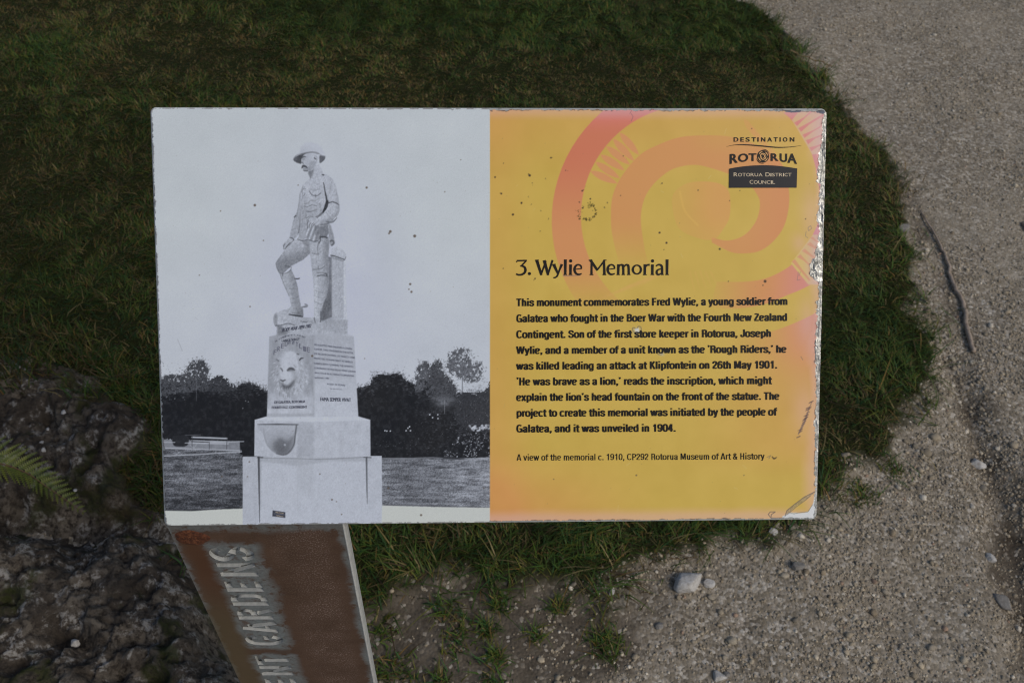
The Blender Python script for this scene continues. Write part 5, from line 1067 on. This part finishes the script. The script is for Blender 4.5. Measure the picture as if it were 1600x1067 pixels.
# scabby rust patch near the top
pn_ = 46; th_ = np.linspace(0, 2 * np.pi, pn_, endpoint=False); rg = np.linspace(0, 1, 14)
Vr = []
for r in rg:
    for t in th_:
        k = r * (1 + .16 * (fbm(A(math.cos(t) * 2 + 5), A(math.sin(t) * 2 + 5), 3) - .5) * 2)
        x = .0165 + .0150 * k * math.cos(t); y = .0265 + .0115 * k * math.sin(t)
        Vr.append((x, y, .0002 + (.0006 + .0016 * float(fbm(A(x * 900.), A(y * 900.), 3))) * (1 - r ** 6) - .0004 * (r > .98)))
ff = np.array([[i * pn_ + j, i * pn_ + (j + 1) % pn_, (i + 1) * pn_ + (j + 1) % pn_, (i + 1) * pn_ + j] for i in range(len(rg) - 1) for j in range(pn_)])
rp = NM('scaly_rust', rough=.7, spec=.35); rn = rp.noise(rp.obj(), 330, 5, .7); rp.base(rp.ramp(rn, [(.3, (.030, .010, .006)), (.5, (.11, .034, .014)), (.72, (.22, .085, .035))])); rp.bump(rn, .9, .002)
o = mesh_np('rust_patch', Vr, ff, rp.m, smooth=True); o.parent = post; o['label'] = 'raised dark orange rust scab'

# ------------------------------------------------------------------ the two lichen-covered rocks
km = NM('lichen_rock', rough=1.0, spec=.05); ko = km.obj()
k1 = km.noise(ko, 5, 6, .65, .6); k2 = km.noise(ko, 22, 6, .7, .4); k3 = km.noise(ko, 90, 5, .7); k4 = km.noise(ko, 9, 4, .6)
kc = km.mix(km.ramp(k2, [(.3, 0.0), (.7, 1.0)]), (.024, .019, .015), (.112, .094, .076))
kc = km.mix(km.math('MULTIPLY', km.ramp(k1, [(.44, 0.0), (.56, .9)]), km.ramp(k3, [(.42, .1), (.55, 1.0)])), kc, (.185, .16, .13))
kc = km.mix(km.math('MULTIPLY', km.ramp(k2, [(.53, 0.0), (.60, 1.0)]), km.ramp(k3, [(.46, 0.0), (.54, .9)])), kc, (.34, .325, .30))
kc = km.mix(km.math('MULTIPLY', km.ramp(k4, [(.53, 0.0), (.60, .9)]), km.ramp(k3, [(.35, .3), (.52, 1.0)])), kc, (.036, .042, .014))
kc = km.mix(km.ramp(km.noise(ko, 7.3, 3), [(.60, 0.0), (.70, .6)]), kc, (.085, .062, .038))
kc = km.mix(km.math('MULTIPLY', km.ramp(k3, [(.36, 1.0), (.46, 0.0)]), .6), kc, (.022, .020, .019)); km.base(kc); km.bump(km.math('ADD', k2, km.math('MULTIPLY', k3, .6)), .8, .012)
def rock(name, px, hz, top, label, seed, slope=(0, 0)):
    P = A([G(x, y, hz)[:2] for x, y in px]); lo = P.min(0) - .05; hi = P.max(0) + .05; st = .005
    X, Y = np.meshgrid(np.arange(lo[0], hi[0], st), np.arange(lo[1], hi[1], st)); X = X.astype(np.float32); Y = Y.astype(np.float32)
    d = sdf(X, Y, P) + (fbm(X * 12 + seed, Y * 12, 4) - .5) * .07
    rid = 1 - np.abs(fbm(X * 8 + seed, Y * 8, 5, .68) - .5) * 4
    z = top * sm(d, -.03, .10) * (.72 + .38 * fbm(X * 4 + seed, Y * 4, 3)) + .045 * (rid - .3) * sm(d, 0, .06) + .034 * (fbm(X * 20, Y * 20 + seed, 4, .6) - .5) + .009 * (fbm(X * 90, Y * 90 + seed, 3) - .5)
    z = z + slope[0] * (X - P[:, 0].mean()) + slope[1] * (Y - P[:, 1].mean()); z = np.where(d < -.03, -.06, z)
    fc = grid_faces(X.shape[1], X.shape[0]); ok = (d > -.035).ravel(); fc = fc[ok[fc].any(1)]; us = np.unique(fc); r_ = np.full(X.size, -1); r_[us] = np.arange(len(us))
    c = A([P[:, 0].mean(), P[:, 1].mean(), 0]); V = np.stack([X.ravel(), Y.ravel(), z.ravel()], 1)[us] - c
    o = mesh_np(name, V, r_[fc], km.m, smooth=True); o.location = c; tag(o, label, 'rock', 'lichen covered rocks beside the post')
    return o, (lambda x, y: float(np.interp(0, [0], [0])) if False else z[int(np.clip((y - lo[1]) / st, 0, X.shape[0] - 1)), int(np.clip((x - lo[0]) / st, 0, X.shape[1] - 1))])
ra, za = rock('rock', [(-260, 560), (-60, 538), (60, 536), (128, 552), (165, 592), (215, 612), (248, 650), (252, 690), (215, 720), (225, 760), (258, 790), (200, 815), (120, 815), (20, 805), (-120, 830), (-300, 830)], .06, .09,
              'dark rough lichen covered rock under the fern frond, bordering the grass', 3.1)
rb, zb = rock('rock', [(-300, 850), (-40, 828), (60, 822), (130, 850), (200, 815), (280, 818), (330, 880), (370, 980), (420, 1080), (440, 1200), (0, 1260), (-350, 1200)], .09, .17,
              'large grey mossy rock at the foot of the rusty post', 8.7)
def onrock(px, py, zf):
    z = .1
    for _ in range(8): q = G(px, py, z); z = float(zf(q[0], q[1]))
    return G(px, py, z)
# tufts of grass growing against the rocks
def tuft_pts(lst):
    out = []
    for px, py, n, s, zf in lst:
        for _ in range(n):
            q = G(px + rng.normal(0, s), py + rng.normal(0, s * .7), 0.0); out.append((q[0], q[1], max(float(zf(q[0], q[1])), float(hgt(A([q[0]]), A([q[1]]))[0])) if zf else float(hgt(A([q[0]]), A([q[1]]))[0])))
    return A(out)
tp = tuft_pts([(215, 705, 420, 22, None), (195, 745, 200, 16, None), (232, 765, 220, 16, None), (75, 590, 240, 26, za), (30, 620, 120, 20, za), (150, 575, 200, 14, None), (60, 540, 260, 30, None), (0, 540, 200, 20, None), (120, 548, 200, 14, None), (190, 602, 200, 16, None), (240, 650, 260, 12, None), (5, 600, 200, 14, None), (262, 720, 160, 9, None), (245, 800, 120, 12, None), (150, 640, 80, 20, za), (30, 640, 100, 18, za), (300, 905, 30, 14, zb)])
n = len(tp); V, q, t, c = blades(tp, rng.uniform(.02, .05, n), .0026 * rng.uniform(.6, 1.3, n), np.clip(rng.normal(.9, .4, n), .2, 1.6), rng.uniform(0, 6.28, n), grass_cols(tp[:, 0], tp[:, 1], n, .38), 3)
low = np.repeat(tp[:, 2] > .05, 7)
o = mesh_np('rough_grass', V, [q, t], gsm.m, attrs={'tint': c}); tag(o, kind='stuff')

# ------------------------------------------------------------------ fern frond reaching in from the left
fr = bpy.data.objects.new('fern_frond', None); COL.objects.link(fr); tag(fr, 'green fern frond with toothed leaflets reaching over the dark rock', 'fern')
RA = [(-190, 716, .33), (-120, 708, .335), (-60, 712, .33), (-20, 718, .322), (0, 724, .315), (21, 730, .307), (46, 741, .295), (67, 756, .283), (96, 776, .265), (113, 788, .252), (130, 800, .238)]
RAW = spline(A([G(x, y, z) for x, y, z in RA]), 8); fl = A(RAW[0]); fr.location = fl
fm = NM('fern_leaf', rough=.5, spec=.4); fn = fm.noise(fm.obj(), 60, 3)
fm.base(fm.mix(fm.ramp(fn, [(.35, 0.0), (.7, 1.0)]), (.060, .092, .012), (.165, .180, .022)))
sm_ = NM('fern_stalk', rough=.5, color=(.10, .045, .02))
cu = np.linalg.norm(np.diff(RAW, axis=0), axis=1); cl = np.concatenate([[0], np.cumsum(cu)]); tot = cl[-1]
FV, FF = [], []
def tri(*p):
    b = len(FV); FV.extend(p); FF.append([b + k for k in range(len(p))])
for i in range(34):
    s_ = tot * (1 - (i / 34) ** 1.15 * 0.97) - .002
    s_ = tot * (1 - .985 * (i / 33.0)) - .001
    p = A([np.interp(s_, cl, RAW[:, k]) for k in range(3)]); e = A([np.interp(min(s_ + .004, tot), cl, RAW[:, k]) - np.interp(s_ - .004, cl, RAW[:, k]) for k in range(3)]); e /= np.linalg.norm(e)
    Ln = .050 * min(1, ((tot - s_) / .19)) ** .8 + .005
    toc = (CAM - p) / np.linalg.norm(CAM - p); side = np.cross(toc, e); side /= np.linalg.norm(side)
    for sg2 in (1, -1):
        if sg2 < 0: Ln *= .72
        d0 = side * sg2 if sg2 == 1 else side * -.62 - toc * .55
        d0 = d0 / np.linalg.norm(d0)
        dr = d0 * .86 + e * (.42 if sg2 == 1 else .62); dr /= np.linalg.norm(dr); nrm = np.cross(dr, e); nrm /= np.linalg.norm(nrm); wv = np.cross(nrm, dr)
        if wv.dot(e) < 0: wv = -wv
        m_ = max(5, int(Ln / .0032)); droop = A([0, 0, -1.])
        for j in range(m_):
            t0 = (j + .1) / m_; a_ = p + dr * Ln * t0 + droop * Ln * .22 * t0 ** 2; nx = p + dr * Ln * (t0 + .85 / m_) + droop * Ln * .22 * (t0 + .85 / m_) ** 2
            wl = .0062 * (1 - t0 ** 1.6) * min(1, Ln / .03) + .0006
            for sd2 in (1, -1):
                tip = (a_ + nx) / 2 + wv * wl * sd2 + dr * .0022 - toc * -.0006; tri(a_, nx, nx + (tip - nx) * .6 + dr * .0006, tip, a_ + (tip - a_) * .6)
        tri(p - wv * .0006, p + wv * .0006, p + dr * Ln + droop * Ln * .22)
me = bpy.data.meshes.new('leaflets'); me.from_pydata([tuple(A(v) - fl) for v in FV], [], FF); me.materials.append(fm.m); link(bpy.data.objects.new('leaflets', me), fr)
def tube(name, P, R, mat, parent=None, seg=8, off=A([0., 0, 0]), rough=0):
    P = A(P, float); n = len(P); V = []
    for k in range(n):
        d = P[min(k + 1, n - 1)] - P[max(k - 1, 0)]; d /= np.linalg.norm(d); a = np.cross(d, A([0, 0, 1.])); a /= np.linalg.norm(a); b = np.cross(d, a)
        for j in range(seg):
            t = 6.2832 * j / seg; r = R[k] * (1 + rough * rng.normal()); V.append(P[k] + (a * math.cos(t) + b * math.sin(t)) * r - off)
    fcs = [np.array([[k * seg + j, k * seg + (j + 1) % seg, (k + 1) * seg + (j + 1) % seg, (k + 1) * seg + j] for k in range(n - 1) for j in range(seg)]), np.array([list(range(seg))[::-1]]), np.array([[(n - 1) * seg + j for j in range(seg)]])]
    o = mesh_np(name, V, fcs, mat, parent, smooth=True)
    bm = bmesh.new(); bm.from_mesh(o.data); bmesh.ops.recalc_face_normals(bm, faces=bm.faces); bm.to_mesh(o.data); bm.free()
    return o
tube('stem', RAW, np.linspace(.0018, .0004, len(RAW)), sm_.m, fr, 6, fl)

# ------------------------------------------------------------------ sticks and stones lying on the ground
bkm = NM('dead_wood', rough=.9, spec=.2); mpb = bkm.n('Mapping'); mpb.inputs['Scale'].default_value = (60, 20, 60); bkm.l(bkm.obj(), mpb.inputs[0]); bn = bkm.noise(mpb.outputs[0], 3, 5, .7)
bkm.base(bkm.ramp(bn, [(.3, (.24, .185, .14)), (.7, (.50, .41, .33))])); bkm.bump(bn, .7, .003)
def stick(px, R, label, mat=bkm, lift=.004, name='stick'):
    P = spline(A([G(x, y) for x, y in px]), 6); P[:, 2] = hgt(P[:, 0], P[:, 1]) + lift + rng.normal(0, .0010, len(P)); P[:, 0] += rng.normal(0, .0012, len(P)); c = P.mean(0).copy(); c[2] = P[:, 2].min()
    o = tube(name, P, np.interp(np.linspace(0, 1, len(P)), np.linspace(0, 1, len(R)), R), mat.m, None, 9, c, .09); o.location = c; tag(o, label, 'stick'); return o
stick([(1436, 332), (1458, 367), (1473, 398), (1488, 444), (1505, 474), (1511, 510), (1522, 549)], [.0018, .0026, .0034, .0044, .0050, .0056, .006, .0052], 'long bent dead stick lying on the gravel path right of the lawn', lift=.006)
straw = NM('dry_straw', rough=.8, color=(.20, .14, .07))
stick([(1228, 99), (1255, 101), (1280, 106), (1297, 112)], [.002, .0025, .002], 'thin dry straw coloured twig at the lawn rim above the panel corner', straw, .022)
stick([(1221, 60), (1232, 66), (1247, 78)], [.004, .005, .003], 'short dark twig at the upper lawn rim beside the path', lift=.012)
stick([(-30, 280), (-5, 312), (10, 330)], [.0015, .0015, .002], 'bent dry grass stalk on the lawn at far left', straw, .03)
stick([(1595, 352), (1606, 366), (1618, 378)], [.005, .006, .005], 'short dead twig at the right end of the gravel path', lift=.005)
wst = NM('pale_stone', rough=.85, spec=.3); wn1 = wst.noise(wst.obj(), 120, 5, .65)
wst.base(wst.ramp(wn1, [(.3, (.30, .275, .235)), (.5, (.50, .48, .45)), (.75, (.62, .61, .59))])); wst.bump(wn1, .5, .003)
gst = NM('grey_stone', rough=.9, spec=.25); gn1 = gst.noise(gst.obj(), 100, 5, .65); gst.base(gst.ramp(gn1, [(.3, (.15, .14, .125)), (.7, (.30, .285, .265))])); gst.bump(gn1, .6, .003)
def stone3(px, py, rpx, asp, rot, label, mat=wst, base=None, group=None):
    V0, F0 = ico(3); sd = rng.uniform(0, 99); q = base if base is not None else G(px, py); r = rpx * np.linalg.norm(q - CAM) / F
    NP = rng.normal(0, 1, (13, 3)); NP /= np.linalg.norm(NP, axis=1)[:, None]; DP = rng.uniform(.62, .95, 13)
    dt = np.maximum(V0 @ NP.T, 1e-3); dsp = np.minimum((DP / dt).min(1), 1.15) + .05 * (fbm(V0[:, 0] * 6 + sd, V0[:, 1] * 6 + V0[:, 2] * 5, 2) - .5)
    dsp /= dsp.mean()
    V = V0 * dsp[:, None]; V = V * A([r * asp, r / asp ** .5, r * .72]); ca, sa = math.cos(rot), math.sin(rot)
    V = np.stack([V[:, 0] * ca - V[:, 1] * sa, V[:, 0] * sa + V[:, 1] * ca, V[:, 2]], 1)
    z = float(hgt(A([q[0]]), A([q[1]]))[0]) if base is None else base[2]
    o = mesh_np('stone', V, F0, mat.m, smooth=True); o.location = (q[0], q[1], z + r * .35)
    o.data.polygons.foreach_set('use_smooth', np.ones(len(o.data.polygons), bool)); tag(o, label, 'stone', group); return o
stone3(1075, 908, 17, 1.12, .5, 'largest white stone on the gravel below the sign')
stone3(1108, 909, 7, 1.05, 0, 'small white pebble just right of the largest white stone')
stone3(1534, 716, 9, 1.1, .4, 'white stone in the dark soil rut at the right of the path')
stone3(1551, 866, 7, 1.1, 1.0, 'pale stone lying in the rut lower right, below the other white one')
stone3(1569, 936, 9, 1.4, -1.1, 'elongated grey stone at the edge of the dark rut', gst)
stone3(1124, 1055, 8, 1.15, .2, 'white stone at the lower edge on the bare earth')
stone3(1136, 1052, 5, 1.1, 1.3, 'little grey stone touching the white one at the lower edge', gst)
stone3(1409, 364, 8, 1.2, .8, 'grey stone at the lawn rim beside the top of the stick', gst)
stone3(1244, 889, 7, 1.3, .1, 'flat grey stone on coarse gravel under the sign corner', gst)
stone3(1203, 838, 5.5, 1.2, .1, 'pale pebble under the lower right corner of the sign')
stone3(1030, 977, 5.5, 1.1, .7, 'grey pebble alone on the brown earth below the largest white stone', gst)
stone3(955, 928, 5, 1.1, 1.2, 'small pale pebble at the grass rim under the text panel')
stone3(118, 1005, 5.5, 1.0, .5, 'white pebble resting on the large mossy rock', base=onrock(118, 1005, zb))
for x, y, r in ((100, 645, 3), (68, 703, 3.6), (66, 692, 2.6), (75, 671, 2), (118, 766, 2.2)):
    stone3(x, y, r, 1.1, rng.uniform(0, 3), 'tiny white pebble resting on the dark rock by the fern', base=onrock(x, y, za), group='tiny white pebbles on the dark rock')
